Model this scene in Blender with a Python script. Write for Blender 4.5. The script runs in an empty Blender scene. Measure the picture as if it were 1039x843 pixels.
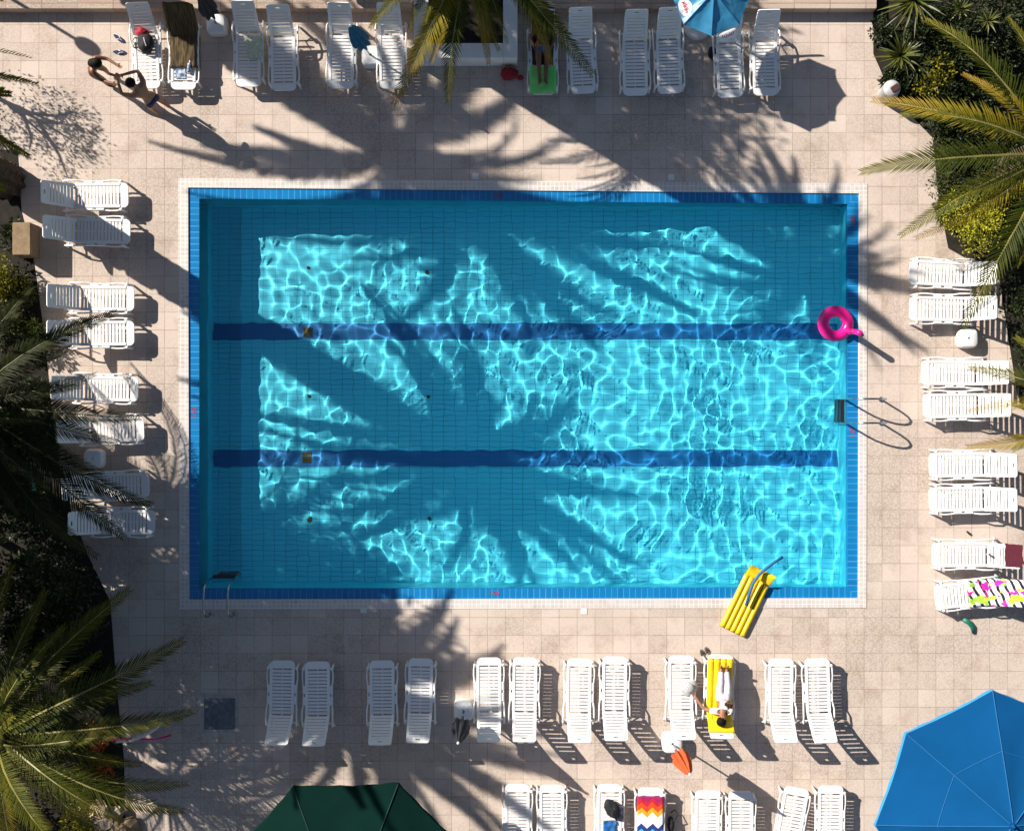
import bpy, bmesh, math, random
from mathutils import Vector, Matrix, Euler, noise
PI = math.pi
R = math.radians
sc = bpy.context.scene
col = sc.collection
H = 27.0                       # camera height, metres
PX = 45.0                      # photograph pixels per metre on the deck

def W(px, py, z=0.0):
    """point at height z seen at photograph pixel (px, py)"""
    k = (H - z) / H / PX
    return Vector(((px - 519.5) * k, -(py - 421.5) * k, z))

# ------------------------------------------------------------------ light, camera
AZ = R(31.5); EL = R(33.0)
SUN = Vector((math.cos(AZ) * math.cos(EL), -math.sin(AZ) * math.cos(EL), -math.sin(EL)))
w = bpy.data.worlds.new("World"); sc.world = w; w.use_nodes = True
nt = w.node_tree
sk = nt.nodes.new('ShaderNodeTexSky'); sk.sky_type = 'NISHITA'; sk.sun_disc = False
sk.sun_elevation = EL; sk.sun_rotation = math.atan2(-SUN.x, -SUN.y)
nt.links.new(sk.outputs[0], nt.nodes['Background'].inputs[0])
nt.nodes['Background'].inputs[1].default_value = 0.05
cam_d = bpy.data.cameras.new('camera'); cam = bpy.data.objects.new('camera', cam_d); col.objects.link(cam)
cam.location = (0, 0, H); cam_d.sensor_width = 36.0
cam_d.lens = 36.0 * H / (1039 / PX); cam_d.clip_end = 1000
sc.camera = cam
sd = bpy.data.lights.new('sun', 'SUN'); so = bpy.data.objects.new('sun', sd); col.objects.link(so)
sd.energy = 5.0; sd.angle = R(0.5); sd.color = (1.0, 0.93, 0.83)
so.rotation_euler = SUN.to_track_quat('-Z', 'Y').to_euler(); so.location = (-20, 12, 20)
sd.cycles.is_caustics_light = True
sc.view_settings.view_transform = 'Standard'; sc.view_settings.look = 'None'
sc.view_settings.exposure = 0.75; sc.view_settings.gamma = 1.0
sc.cycles.max_bounces = 8; sc.cycles.transparent_max_bounces = 8
sc.cycles.sample_clamp_indirect = 4.0

# ------------------------------------------------------------------ materials
def nodes(m): return m.node_tree.nodes, m.node_tree.links
def mat(name, c, rough=0.6, var=0.0, scale=8.0, metal=0.0, trans=0.0, c2=None, bump=0.0, bscale=40.0, island=0.0, spec=None, objrand=0.0):
    m = bpy.data.materials.new(name); m.use_nodes = True
    n, l = nodes(m); b = n['Principled BSDF']
    b.inputs['Base Color'].default_value = (*c, 1); b.inputs['Roughness'].default_value = rough
    b.inputs['Metallic'].default_value = metal
    if spec is not None: b.inputs['Specular IOR Level'].default_value = spec
    tc = n.new('ShaderNodeTexCoord')
    fac = None
    if var > 0 or c2:
        no = n.new('ShaderNodeTexNoise'); no.inputs['Scale'].default_value = scale; no.inputs['Detail'].default_value = 4
        l.new(tc.outputs['Object'], no.inputs['Vector'])
        rp = n.new('ShaderNodeMapRange'); rp.inputs[1].default_value = .3; rp.inputs[2].default_value = .7
        l.new(no.outputs['Fac'], rp.inputs[0]); fac = rp.outputs[0]
    if island > 0 or objrand > 0:
        if objrand > 0:
            g = n.new('ShaderNodeObjectInfo'); out = g.outputs['Random']; amt = objrand
        else:
            g = n.new('ShaderNodeNewGeometry'); out = g.outputs['Random Per Island']; amt = island
        if fac is None: fac = out
        else:
            mx = n.new('ShaderNodeMix'); mx.inputs[0].default_value = amt
            l.new(fac, mx.inputs[2]); l.new(out, mx.inputs[3]); fac = mx.outputs[0]
    if fac is not None:
        if c2 is None: c2 = tuple(x * (1 - var) for x in c)
        mc = n.new('ShaderNodeMix'); mc.data_type = 'RGBA'
        mc.inputs[6].default_value = (*c, 1); mc.inputs[7].default_value = (*c2, 1)
        l.new(fac, mc.inputs[0]); l.new(mc.outputs[2], b.inputs['Base Color'])
        csrc = mc.outputs[2]
    else: csrc = None
    if bump > 0:
        bn = n.new('ShaderNodeTexNoise'); bn.inputs['Scale'].default_value = bscale; bn.inputs['Detail'].default_value = 3
        l.new(tc.outputs['Object'], bn.inputs['Vector'])
        bp = n.new('ShaderNodeBump'); bp.inputs['Strength'].default_value = bump; bp.inputs['Distance'].default_value = .02
        l.new(bn.outputs['Fac'], bp.inputs['Height']); l.new(bp.outputs[0], b.inputs['Normal'])
    if trans > 0:
        tr = n.new('ShaderNodeBsdfTranslucent'); ms = n.new('ShaderNodeMixShader'); ms.inputs[0].default_value = trans
        if csrc is not None: l.new(csrc, tr.inputs[0])
        else: tr.inputs[0].default_value = (*c, 1)
        l.new(b.outputs[0], ms.inputs[1]); l.new(tr.outputs[0], ms.inputs[2])
        l.new(ms.outputs[0], n['Material Output'].inputs['Surface'])
    return m

def math_node(n, l, op, a, b=None, c=None):
    x = n.new('ShaderNodeMath'); x.operation = op
    for i, v in enumerate((a, b, c)):
        if v is None: continue
        if isinstance(v, (int, float)): x.inputs[i].default_value = v
        else: l.new(v, x.inputs[i])
    return x.outputs[0]

def tile_mat(name, bw, bh, c1, c2, mortar, msize, rough=.5, pebble=0.0, ox=0.0, oy=0.0, var=.5, stain=0.0, bump=.25):
    """rectangular tiles in object space, each tile its own tone; pebble = exposed aggregate contrast"""
    m = bpy.data.materials.new(name); m.use_nodes = True
    n, l = nodes(m); b = n['Principled BSDF']; b.inputs['Roughness'].default_value = rough
    tc = n.new('ShaderNodeTexCoord'); mp = n.new('ShaderNodeMapping'); mp.inputs['Location'].default_value = (ox, oy, 0)
    l.new(tc.outputs['Object'], mp.inputs['Vector'])
    br = n.new('ShaderNodeTexBrick'); br.offset = 0; br.squash = 1
    br.inputs['Scale'].default_value = 1; br.inputs['Brick Width'].default_value = bw; br.inputs['Row Height'].default_value = bh
    br.inputs['Mortar Size'].default_value = msize; br.inputs['Mortar Smooth'].default_value = .3; br.inputs['Bias'].default_value = 0
    br.inputs['Color1'].default_value = (0, 0, 0, 1); br.inputs['Color2'].default_value = (1, 1, 1, 1)
    br.inputs['Mortar'].default_value = (.5, .5, .5, 1)
    l.new(mp.outputs[0], br.inputs['Vector'])
    big = n.new('ShaderNodeTexNoise'); big.inputs['Scale'].default_value = .55; big.inputs['Detail'].default_value = 5
    l.new(tc.outputs['Object'], big.inputs['Vector'])
    bm_ = math_node(n, l, 'MULTIPLY_ADD', big.outputs['Fac'], 1.6, -.3)
    fac = math_node(n, l, 'ADD', math_node(n, l, 'MULTIPLY', br.outputs['Color'], var), math_node(n, l, 'MULTIPLY', bm_, 1 - var))
    mc = n.new('ShaderNodeMix'); mc.data_type = 'RGBA'; mc.inputs[6].default_value = (*c1, 1); mc.inputs[7].default_value = (*c2, 1)
    l.new(fac, mc.inputs[0]); cur = mc.outputs[2]
    hsrc = br.outputs['Fac']
    if pebble > 0:
        vo = n.new('ShaderNodeTexVoronoi'); vo.inputs['Scale'].default_value = 27; vo.feature = 'F1'
        l.new(tc.outputs['Object'], vo.inputs['Vector'])
        # pebbled tiles: mask by tile tone + patches
        pm = n.new('ShaderNodeTexNoise'); pm.inputs['Scale'].default_value = .35; pm.inputs['Detail'].default_value = 2
        l.new(tc.outputs['Object'], pm.inputs['Vector'])
        mk = n.new('ShaderNodeMapRange'); mk.inputs[1].default_value = .38; mk.inputs[2].default_value = .6; mk.inputs[3].default_value = .25
        l.new(math_node(n, l, 'MULTIPLY_ADD', br.outputs['Color'], .12, math_node(n, l, 'ADD', pm.outputs['Fac'], -.06)), mk.inputs[0])
        dk = n.new('ShaderNodeMapRange'); dk.inputs[1].default_value = .25; dk.inputs[2].default_value = .75; dk.inputs[3].default_value = 1.0; dk.inputs[4].default_value = 0
        l.new(vo.outputs['Distance'], dk.inputs[0])
        wn = n.new('ShaderNodeTexNoise'); wn.inputs['Scale'].default_value = 30; wn.inputs['Detail'].default_value = 2
        l.new(tc.outputs['Object'], wn.inputs['Vector'])
        wr = n.new('ShaderNodeMapRange'); wr.inputs[1].default_value = .35; wr.inputs[2].default_value = .65
        l.new(wn.outputs['Fac'], wr.inputs[0])
        gap = math_node(n, l, 'SUBTRACT', 1.0, math_node(n, l, 'MULTIPLY', dk.outputs[0], math_node(n, l, 'MULTIPLY_ADD', wr.outputs[0], .6, .4)))
        amt = math_node(n, l, 'MULTIPLY', math_node(n, l, 'MULTIPLY', gap, mk.outputs[0]), pebble)
        mp2 = n.new('ShaderNodeMix'); mp2.data_type = 'RGBA'; mp2.inputs[7].default_value = (c2[0] * .42, c2[1] * .40, c2[2] * .38, 1)
        l.new(amt, mp2.inputs[0]); l.new(cur, mp2.inputs[6]); cur = mp2.outputs[2]
    if stain > 0:
        s1 = n.new('ShaderNodeTexNoise'); s1.inputs['Scale'].default_value = 1.7; s1.inputs['Detail'].default_value = 6; s1.inputs['Roughness'].default_value = .7
        l.new(tc.outputs['Object'], s1.inputs['Vector'])
        sr = n.new('ShaderNodeMapRange'); sr.inputs[1].default_value = .52; sr.inputs[2].default_value = .72
        l.new(s1.outputs['Fac'], sr.inputs[0])
        ms = n.new('ShaderNodeMix'); ms.data_type = 'RGBA'; ms.blend_type = 'MULTIPLY'; ms.inputs[7].default_value = (.72, .66, .60, 1)
        l.new(math_node(n, l, 'MULTIPLY', sr.outputs[0], stain), ms.inputs[0]); l.new(cur, ms.inputs[6]); cur = ms.outputs[2]
    mm = n.new('ShaderNodeMix'); mm.data_type = 'RGBA'; mm.inputs[7].default_value = (*mortar, 1)
    # grout is worn: strength wanders
    gn = n.new('ShaderNodeTexNoise'); gn.inputs['Scale'].default_value = 1.1
    l.new(tc.outputs['Object'], gn.inputs['Vector'])
    gr = n.new('ShaderNodeMapRange'); gr.inputs[1].default_value = .3; gr.inputs[2].default_value = .65; gr.inputs[3].default_value = .34
    l.new(gn.outputs['Fac'], gr.inputs[0])
    l.new(math_node(n, l, 'MULTIPLY', br.outputs['Fac'], gr.outputs[0]), mm.inputs[0]); l.new(cur, mm.inputs[6])
    l.new(mm.outputs[2], b.inputs['Base Color'])
    if bump > 0:
        bp = n.new('ShaderNodeBump'); bp.inputs['Strength'].default_value = bump; bp.inputs['Distance'].default_value = .01; bp.invert = True
        l.new(hsrc, bp.inputs['Height']); l.new(bp.outputs[0], b.inputs['Normal'])
    return m

M = {}
M['deck'] = tile_mat('deck_tile', .4045, .4045, (.655, .548, .475), (.545, .452, .385), (.24, .18, .15), .006, .78, pebble=.50, ox=.15, oy=.10, var=.45, stain=.8)
M['ledge'] = tile_mat('ledge_paving', .80, .42, (.42, .28, .22), (.56, .47, .38), (.2, .15, .12), .012, .8, pebble=.8, ox=.1, oy=.05, var=.8)
M['coping'] = tile_mat('coping_mosaic', .098, .098, (.64, .585, .545), (.52, .47, .44), (.74, .71, .67), .010, .5, var=.6, stain=.7, ox=.02, oy=.03)
M['gutter'] = tile_mat('gutter_tile', .135, 40, (.004, .155, .40), (.008, .195, .47), (.10, .34, .58), .008, .25, var=.8, ox=20.03, oy=20.03)
M['gutter_side'] = tile_mat('gutter_tile_side', 40, .135, (.004, .155, .40), (.008, .195, .47), (.10, .34, .58), .008, .25, var=.8, ox=20.03, oy=20.03)
M['pool'] = tile_mat('pool_tile', .266, .122, (.12, .77, .94), (.10, .71, .89), (.025, .38, .54), .010, .4, var=.5, bump=.1)
M['lane'] = tile_mat('lane_tile', .266, .122, (.003, .14, .37), (.005, .16, .41), (.002, .10, .28), .006, .4, var=.5, bump=.1)
M['poolwall'] = mat('pool_wall_tile', (.08, .72, .86), .4, .15, 3)
M['white'] = mat('white_plastic', (.83, .83, .84), .38, .10, 3.0, c2=(.77, .76, .74), objrand=.5)
M['offgrey'] = mat('weathered_plastic', (.50, .50, .50), .5, .3, 6)
M['offwhite'] = mat('old_white_plastic', (.74, .73, .72), .45, .15, 5.0)
M['planter'] = mat('white_render', (.80, .79, .78), .8, .12, 3, bump=.15)
M['soil'] = mat('soil', (.022, .016, .010), .95, .6, 6, c2=(.006, .005, .003), bump=.6, bscale=12)
M['earth'] = mat('dry_earth', (.16, .13, .08), .95, .6, 1.2, c2=(.05, .06, .025))
M['rock'] = mat('pale_rock', (.42, .33, .24), .9, .5, 4, c2=(.22, .15, .10), bump=.8, bscale=9)
M['tan'] = mat('tan_stone', (.30, .21, .12), .9, .35, 7, bump=.3)
M['dark'] = mat('black_fabric', (.012, .012, .015), .8, .3, 12, bump=.3)
M['steel'] = mat('steel', (.42, .43, .45), .22, metal=1.0)
M['rubber'] = mat('dark_rubber', (.02, .02, .022), .5)
M['greymetal'] = mat('drain_cover', (.09, .10, .12), .7, .5, 9, c2=(.17, .18, .20), bump=.4, bscale=20)
M['cement'] = mat('cement', (.34, .30, .28), .9, .4, 5, c2=(.52, .47, .42), bump=.3)
M['grate'] = mat('rusty_grate', (.05, .055, .02), .7, .5, 30, c2=(.10, .06, .02))
M['pink'] = mat('pink_vinyl', (.78, .012, .26), .25, .12, 4)
M['yellow'] = mat('yellow_vinyl', (.90, .60, .012), .28, .10, 3)
M['bluefoam'] = mat('blue_foam', (.012, .12, .32), .7, .1, 9)
M['red'] = mat('red_cloth', (.42, .012, .03), .8, .5, 14, bump=.3)
M['maroon'] = mat('maroon_towel', (.075, .005, .016), .95, .3, 25, bump=.4, bscale=90)
M['green_towel'] = mat('green_towel', (.16, .72, .14), .95, .3, 4, c2=(.30, .85, .25), bump=.4, bscale=60)
M['teal'] = mat('teal_rubber', (.008, .13, .09), .5)
M['navy'] = mat('navy_cloth', (.012, .025, .10), .85, .3, 9)
M['skin_tan'] = mat('tanned_skin', (.34, .16, .085), .5, .15, 6)
M['skin_dark'] = mat('deep_tanned_skin', (.20, .085, .045), .45, .15, 6)
M['hair'] = mat('black_hair', (.007, .005, .004), .7, .4, 60, spec=.15)
M['shirt'] = mat('white_cotton', (.80, .78, .78), .9, .10, 10, bump=.3, bscale=25)
M['trousers'] = mat('pale_print_cotton', (.74, .72, .76), .9, .5, 22, c2=(.52, .42, .52), bump=.3, bscale=25)
M['greycloth'] = mat('grey_straw', (.30, .30, .30), .9, .6, 35, c2=(.62, .62, .62))
M['orange'] = mat('orange_canvas', (.62, .10, .02), .85, .4, 16)
M['blackcanvas'] = mat('black_canvas', (.012, .016, .026), .8, .3, 10)
M['tealcanvas'] = mat('teal_canvas', (.01, .16, .30), .8, .3, 10)
M['bluecanvas'] = mat('blue_canvas', (.001, .078, .235), .9, .12, 1.2, spec=.15, trans=.05, bump=.12, bscale=3)
M['bluecanvas2'] = mat('bright_blue_canvas', (.05, .29, .52), .4, .25, 3, trans=.15, bump=.15, bscale=6)
M['seam'] = mat('pale_seam', (.006, .12, .31), .7)
M['bluetrim'] = mat('pale_blue_edge', (.03, .24, .50), .8)
M['trim'] = mat('white_trim', (.75, .80, .82), .7)
M['greencanvas'] = mat('dark_green_canvas', (.0012, .019, .015), .95, .25, 2, spec=.1, bump=.1, bscale=4)
M['greenseam'] = mat('green_seam', (.005, .035, .028), .85)
M['alu'] = mat('aluminium_pole', (.55, .55, .56), .35, metal=.9)
M['wood'] = mat('pole_wood', (.18, .10, .05), .6, .3, 12)
M['bluewhite'] = mat('blue_print', (.02, .09, .22), .8, .6, 18, c2=(.55, .6, .66))
M['lampglass'] = mat('lamp_globe', (.75, .75, .72), .3)
M['flower'] = mat('orange_flowers', (.62, .16, .015), .7, island=.6, c2=(.55, .04, .03), var=.5, scale=3)
M['redflower'] = mat('crimson_flowers', (.30, .01, .03), .7, island=.6, c2=(.5, .06, .10), var=.5, scale=3)
M['stem'] = mat('brown_stem', (.07, .05, .03), .9, .4, 8)
# foliage
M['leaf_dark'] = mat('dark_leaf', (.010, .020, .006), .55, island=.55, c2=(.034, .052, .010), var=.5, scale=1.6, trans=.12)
M['leaf_mid'] = mat('mid_leaf', (.035, .055, .009), .5, island=.55, c2=(.085, .105, .014), var=.5, scale=1.6, trans=.2)
M['leaf_lime'] = mat('lime_leaf', (.30, .32, .010), .5, island=.6, c2=(.50, .46, .015), var=.5, scale=1.8, trans=.2)
M['leaf_yellow'] = mat('yellow_leaf', (.30, .25, .010), .5, island=.6, c2=(.15, .17, .012), var=.5, scale=2.2, trans=.2)
M['leaf_sword'] = mat('sword_leaf', (.035, .055, .010), .45, island=.7, c2=(.14, .14, .02), var=.5, scale=2.0, trans=.12)
M['trunk'] = mat('palm_trunk', (.10, .07, .045), .95, .6, 5, c2=(.03, .022, .015), bump=1.0, bscale=10)

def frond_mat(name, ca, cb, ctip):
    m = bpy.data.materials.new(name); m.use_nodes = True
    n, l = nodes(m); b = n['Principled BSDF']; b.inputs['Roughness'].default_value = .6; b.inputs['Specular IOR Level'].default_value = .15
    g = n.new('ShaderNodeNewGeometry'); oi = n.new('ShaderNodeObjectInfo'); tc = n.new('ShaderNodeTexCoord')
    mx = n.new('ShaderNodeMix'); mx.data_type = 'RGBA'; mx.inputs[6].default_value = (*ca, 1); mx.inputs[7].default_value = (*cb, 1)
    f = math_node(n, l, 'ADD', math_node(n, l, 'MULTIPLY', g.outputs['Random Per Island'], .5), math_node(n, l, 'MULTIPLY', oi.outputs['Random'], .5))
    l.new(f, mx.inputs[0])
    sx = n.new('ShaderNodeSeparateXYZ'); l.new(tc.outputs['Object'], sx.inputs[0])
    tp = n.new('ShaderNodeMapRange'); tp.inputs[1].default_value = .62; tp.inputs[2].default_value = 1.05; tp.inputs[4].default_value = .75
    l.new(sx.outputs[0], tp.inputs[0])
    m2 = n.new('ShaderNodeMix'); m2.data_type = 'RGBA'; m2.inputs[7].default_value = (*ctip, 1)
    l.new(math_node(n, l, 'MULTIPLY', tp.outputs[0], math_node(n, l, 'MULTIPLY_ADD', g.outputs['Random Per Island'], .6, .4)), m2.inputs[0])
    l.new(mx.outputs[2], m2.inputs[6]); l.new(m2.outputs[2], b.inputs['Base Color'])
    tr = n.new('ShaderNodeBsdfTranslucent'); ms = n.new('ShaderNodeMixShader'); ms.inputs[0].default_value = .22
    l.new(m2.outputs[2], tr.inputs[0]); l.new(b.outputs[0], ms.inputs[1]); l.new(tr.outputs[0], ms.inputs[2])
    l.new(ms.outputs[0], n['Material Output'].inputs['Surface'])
    return m
M['frond'] = frond_mat('palm_frond', (.014, .025, .003), (.080, .088, .006), (.20, .17, .010))
M['frond_old'] = frond_mat('yellow_palm_frond', (.17, .145, .010), (.25, .18, .012), (.30, .15, .02))
M['frond_shade_tone'] = frond_mat('shade_toned_palm_frond', (.008, .014, .004), (.026, .034, .006), (.07, .065, .010))  # shade on the left palm is put into its frond colour
M['rachis_shade_tone'] = mat('shade_toned_frond_stalk', (.07, .07, .02), .6, .3, 4)  # stalk colour darkened to go with the shade painted into those fronds
M['rachis'] = mat('frond_stalk', (.26, .23, .06), .5, .3, 4)

# ------------------------------------------------------------------ mesh helper
class MB:
    def __init__(s): s.v = []; s.f = []; s.mi = []
    def add(s, vs, fs, mi=0):
        o = len(s.v); s.v += [tuple(p) for p in vs]
        for f in fs: s.f.append(tuple(i + o for i in f)); s.mi.append(mi)
    def box(s, c, d, rot=None, mi=0, bev=0.0, taper=1.0):
        x, y, z = (t / 2 for t in d)
        if bev > 0:
            b = min(bev, x * .9, y * .9, z * .9)
            ring = lambda ix, iy: [(-ix, -iy + b), (-ix + b, -iy), (ix - b, -iy), (ix, -iy + b), (ix, iy - b), (ix - b, iy), (-ix + b, iy), (-ix, iy - b)]
            lay = []
            for zz, ins in ((-z, b * .6), (-z + b * .6, 0), (z - b * .6, 0), (z, b * .6)):
                lay.append([Vector((px, py, zz)) for px, py in ring(x - ins, y - ins)])
            vs = [p for L in lay for p in L]
            fs = [tuple(range(7, -1, -1)), tuple(range(24, 32))]
            for k in range(3):
                for i in range(8):
                    j = (i + 1) % 8; fs.append((k * 8 + i, k * 8 + j, k * 8 + 8 + j, k * 8 + 8 + i))
        else:
            vs = [Vector(p) for p in ((-x, -y, -z), (x, -y, -z), (x, y, -z), (-x, y, -z), (-x * taper, -y * taper, z), (x * taper, -y * taper, z), (x * taper, y * taper, z), (-x * taper, y * taper, z))]
            fs = [(3, 2, 1, 0), (4, 5, 6, 7), (0, 1, 5, 4), (1, 2, 6, 5), (2, 3, 7, 6), (3, 0, 4, 7)]
        if rot is not None: vs = [rot @ p for p in vs]
        c = Vector(c); s.add([p + c for p in vs], fs, mi)
    def tube(s, pts, rad, n=8, mi=0, cap=True, flat=1.0):
        pts = [Vector(p) for p in pts]
        if not isinstance(rad, (list, tuple)): rad = [rad] * len(pts)
        t0 = (pts[1] - pts[0]).normalized()
        up = Vector((0, 0, 1)) if abs(t0.z) < .9 else Vector((1, 0, 0))
        nx = t0.cross(up).normalized(); vs = []
        for i, p in enumerate(pts):
            a = pts[max(i - 1, 0)]; b = pts[min(i + 1, len(pts) - 1)]
            t = (b - a).normalized(); nx = (nx - t * nx.dot(t)).normalized(); ny = t.cross(nx)
            for k in range(n):
                an = 2 * PI * k / n
                vs.append(p + (nx * math.cos(an) + ny * math.sin(an) * flat) * rad[i])
        fs = []
        for i in range(len(pts) - 1):
            for k in range(n):
                j = (k + 1) % n; fs.append((i * n + k, i * n + j, i * n + n + j, i * n + n + k))
        if cap: fs.append(tuple(range(n - 1, -1, -1))); fs.append(tuple(range((len(pts) - 1) * n, len(pts) * n)))
        s.add(vs, fs, mi)
    def lathe(s, prof, n=20, c=(0, 0, 0), mi=0, wob=None):
        vs = []; c = Vector(c)
        for r, z in prof:
            for k in range(n):
                a = 2 * PI * k / n; q = r * (wob(a, z) if wob else 1)
                vs.append(c + Vector((q * math.cos(a), q * math.sin(a), z)))
        fs = []
        for i in range(len(prof) - 1):
            for k in range(n):
                j = (k + 1) % n; fs.append((i * n + k, i * n + j, i * n + n + j, i * n + n + k))
        fs.append(tuple(range(n - 1, -1, -1))); fs.append(tuple(range((len(prof) - 1) * n, len(prof) * n)))
        s.add(vs, fs, mi)
    def grid(s, fn, nu, nv, mi=0):
        vs = [fn(i / nu, j / nv) for j in range(nv + 1) for i in range(nu + 1)]
        fs = [(j * (nu + 1) + i, j * (nu + 1) + i + 1, (j + 1) * (nu + 1) + i + 1, (j + 1) * (nu + 1) + i) for j in range(nv) for i in range(nu)]
        s.add(vs, fs, mi)
    def prism(s, poly, z0, z1, mi=0):
        n = len(poly)
        vs = [(x, y, z0) for x, y in poly] + [(x, y, z1) for x, y in poly]
        fs = [tuple(range(n - 1, -1, -1)), tuple(range(n, 2 * n))] + [(i, (i + 1) % n, n + (i + 1) % n, n + i) for i in range(n)]
        s.add(vs, fs, mi)
    def ball(s, c, r, n=12, mi=0, rot=None):
        if not isinstance(r, (tuple, list)): r = (r, r, r)
        c = Vector(c); vs = []; m_ = n // 2
        for j in range(m_ + 1):
            th = PI * (j + .001 * (j == 0) - .001 * (j == m_)) / m_
            for k in range(n):
                a = 2 * PI * k / n
                p = Vector((math.sin(th) * math.cos(a) * r[0], math.sin(th) * math.sin(a) * r[1], math.cos(th) * r[2]))
                vs.append(c + (rot @ p if rot else p))
        fs = [(j * n + k, (j + 1) * n + k, (j + 1) * n + (k + 1) % n, j * n + (k + 1) % n) for j in range(m_) for k in range(n)]
        s.add(vs, fs, mi)
    def mesh(s, name, mats, smooth=False):
        me = bpy.data.meshes.new(name); me.from_pydata(s.v, [], s.f)
        for m in (mats if isinstance(mats, (list, tuple)) else [mats]): me.materials.append(m)
        me.polygons.foreach_set('material_index', s.mi)
        me.polygons.foreach_set('use_smooth', [smooth] * len(s.f))
        me.update(); return me
    def build(s, name, mats, parent=None, smooth=False, loc=None, fixn=True):
        me = s.mesh(name, mats, smooth)
        if fixn:
            b = bmesh.new(); b.from_mesh(me); bmesh.ops.recalc_face_normals(b, faces=b.faces); b.to_mesh(me); b.free()
        return link(name, me, parent, loc)

def link(name, me, parent=None, loc=None, rot=None):
    o = bpy.data.objects.new(name, me); col.objects.link(o)
    if parent: o.parent = parent
    if loc is not None: o.location = loc
    if rot is not None: o.rotation_euler = rot
    return o
def tag(o, label=None, cat=None, group=None, kind=None):
    if label: o['label'] = label
    if cat: o['category'] = cat
    if group: o['group'] = group
    if kind: o['kind'] = kind
    return o
def empty(name, loc, rz=0, label=None, cat=None, group=None):
    o = bpy.data.objects.new(name, None); col.objects.link(o); o.location = loc; o.rotation_euler = (0, 0, rz)
    o.empty_display_size = .2
    return tag(o, label, cat, group)
def copy_tree(o, parent=None):
    kids = [c for c in o.children]
    c = o.copy(); col.objects.link(c)
    if parent: c.parent = parent
    for k in kids: copy_tree(k, c)
    return c
rnd = random.Random(11)

# ------------------------------------------------------------------ deck, pool
IN = [(202, 201.5), (860, 207), (860, 596), (202, 597.5)]          # water edge
GU = [(191, 190.5), (871.5, 196.5), (870.5, 606.5), (192, 608)]      # blue gutter outer edge
CO = [(181, 181), (880, 186.5), (879, 616.5), (182, 618)]            # white coping outer edge
def ring(name, A, B, zA, zB, m, parent=None, mats=None, idx=None):
    mb = MB()
    for i in range(4):
        j = (i + 1) % 4
        a, b, c, d = W(*A[i]), W(*A[j]), W(*B[j]), W(*B[i])
        a.z = b.z = zA; c.z = d.z = zB
        mb.add([a, b, c, d], [(0, 1, 2, 3)], idx[i] if idx else 0)
    o = mb.build(name, mats or m, parent)
    return o
BIG = [(-1400, -1400), (2500, -1400), (2500, 2300), (-1400, 2300)]
deck = ring('paved_deck', CO, BIG, 0, 0, M['deck']); tag(deck, kind='structure')
g = MB(); FAR = [(-9000, -9000), (10000, -9000), (10000, 10000), (-9000, 10000)]
ground = ring('ground', BIG, FAR, -.004, -.004, M['earth']); tag(ground, kind='structure')
cop = MB()
for i in range(4):
    j = (i + 1) % 4
    a, b, c, d = W(*CO[i]), W(*CO[j]), W(*GU[j]), W(*GU[i])
    up = Vector((0, 0, .012)); dn = Vector((0, 0, -.04))
    cop.add([a + up, b + up, c + up, d + up], [(0, 1, 2, 3)]); cop.add([a + dn, b + dn, b + up, a + up], [(0, 1, 2, 3)]); cop.add([c + dn, d + dn, d + up, c + up], [(0, 1, 2, 3)])
coping = cop.build('pool_coping', M['coping']); tag(coping, kind='structure')
gut = ring('pool_gutter', GU, IN, -.018, -.018, None, mats=[M['gutter'], M['gutter_side']], idx=[0, 1, 0, 1]); tag(gut, kind='structure')
ZL, ZR, ZW = -1.62, -.92, -.09
def floorz(x):
    x0 = W(202, 0).x; x1 = W(860, 0).x
    return ZL + (ZR - ZL) * (x - x0) / (x1 - x0)
inn = [W(*p) for p in IN]
fl = MB(); fl.add([(p.x, p.y, floorz(p.x)) for p in inn], [(0, 1, 2, 3)])
pf = fl.build('pool_floor', M['pool']); tag(pf, kind='structure')
wl = MB()
# upper and left walls undercut by an added cavity so refracted sunlight reaches the floor
for i in range(4):
    j = (i + 1) % 4; a, b = inn[i], inn[j]
    out = (Vector((b.y - a.y, a.x - b.x, 0)) * -1).normalized()
    if i in (1, 2):
        wl.add([(a.x, a.y, -.018), (b.x, b.y, -.018), (b.x, b.y, -.16), (a.x, a.y, -.16)], [(0, 1, 2, 3)], 1)
        wl.add([(a.x, a.y, -.16), (b.x, b.y, -.16), (b.x, b.y, floorz(b.x)), (a.x, a.y, floorz(a.x))], [(0, 1, 2, 3)], 0)
    else:
        za, zb = floorz(a.x) * .66, floorz(b.x) * .66; D = out * .95; T = (b - a).normalized()
        wl.add([(a.x, a.y, za), (b.x, b.y, zb), (b.x, b.y, floorz(b.x)), (a.x, a.y, floorz(a.x))], [(0, 1, 2, 3)], 0)
        a2 = a - T * (.95 if i == 0 else .4); b2 = b + T * (.4 if i == 0 else -.003)
        wl.add([(a2.x, a2.y, za), (b2.x, b2.y, zb), (b2.x + D.x, b2.y + D.y, zb), (a2.x + D.x, a2.y + D.y, za)], [(0, 1, 2, 3)], 0)
        wl.add([(a2.x + D.x, a2.y + D.y, za), (b2.x + D.x, b2.y + D.y, zb), (b2.x + D.x, b2.y + D.y, -.02), (a2.x + D.x, a2.y + D.y, -.02)], [(0, 1, 2, 3)], 0)
        for e, z in ((a2, za), (b2, zb)):
            if i == 3 and e is b2: continue
            wl.add([(e.x, e.y, z), (e.x + D.x, e.y + D.y, z), (e.x + D.x, e.y + D.y, -.02), (e.x, e.y, -.02)], [(0, 1, 2, 3)], 0)
pw = wl.build('pool_wall', [M['poolwall'], M['lane']]); tag(pw, kind='structure')
recv = [pf, pw]
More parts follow.
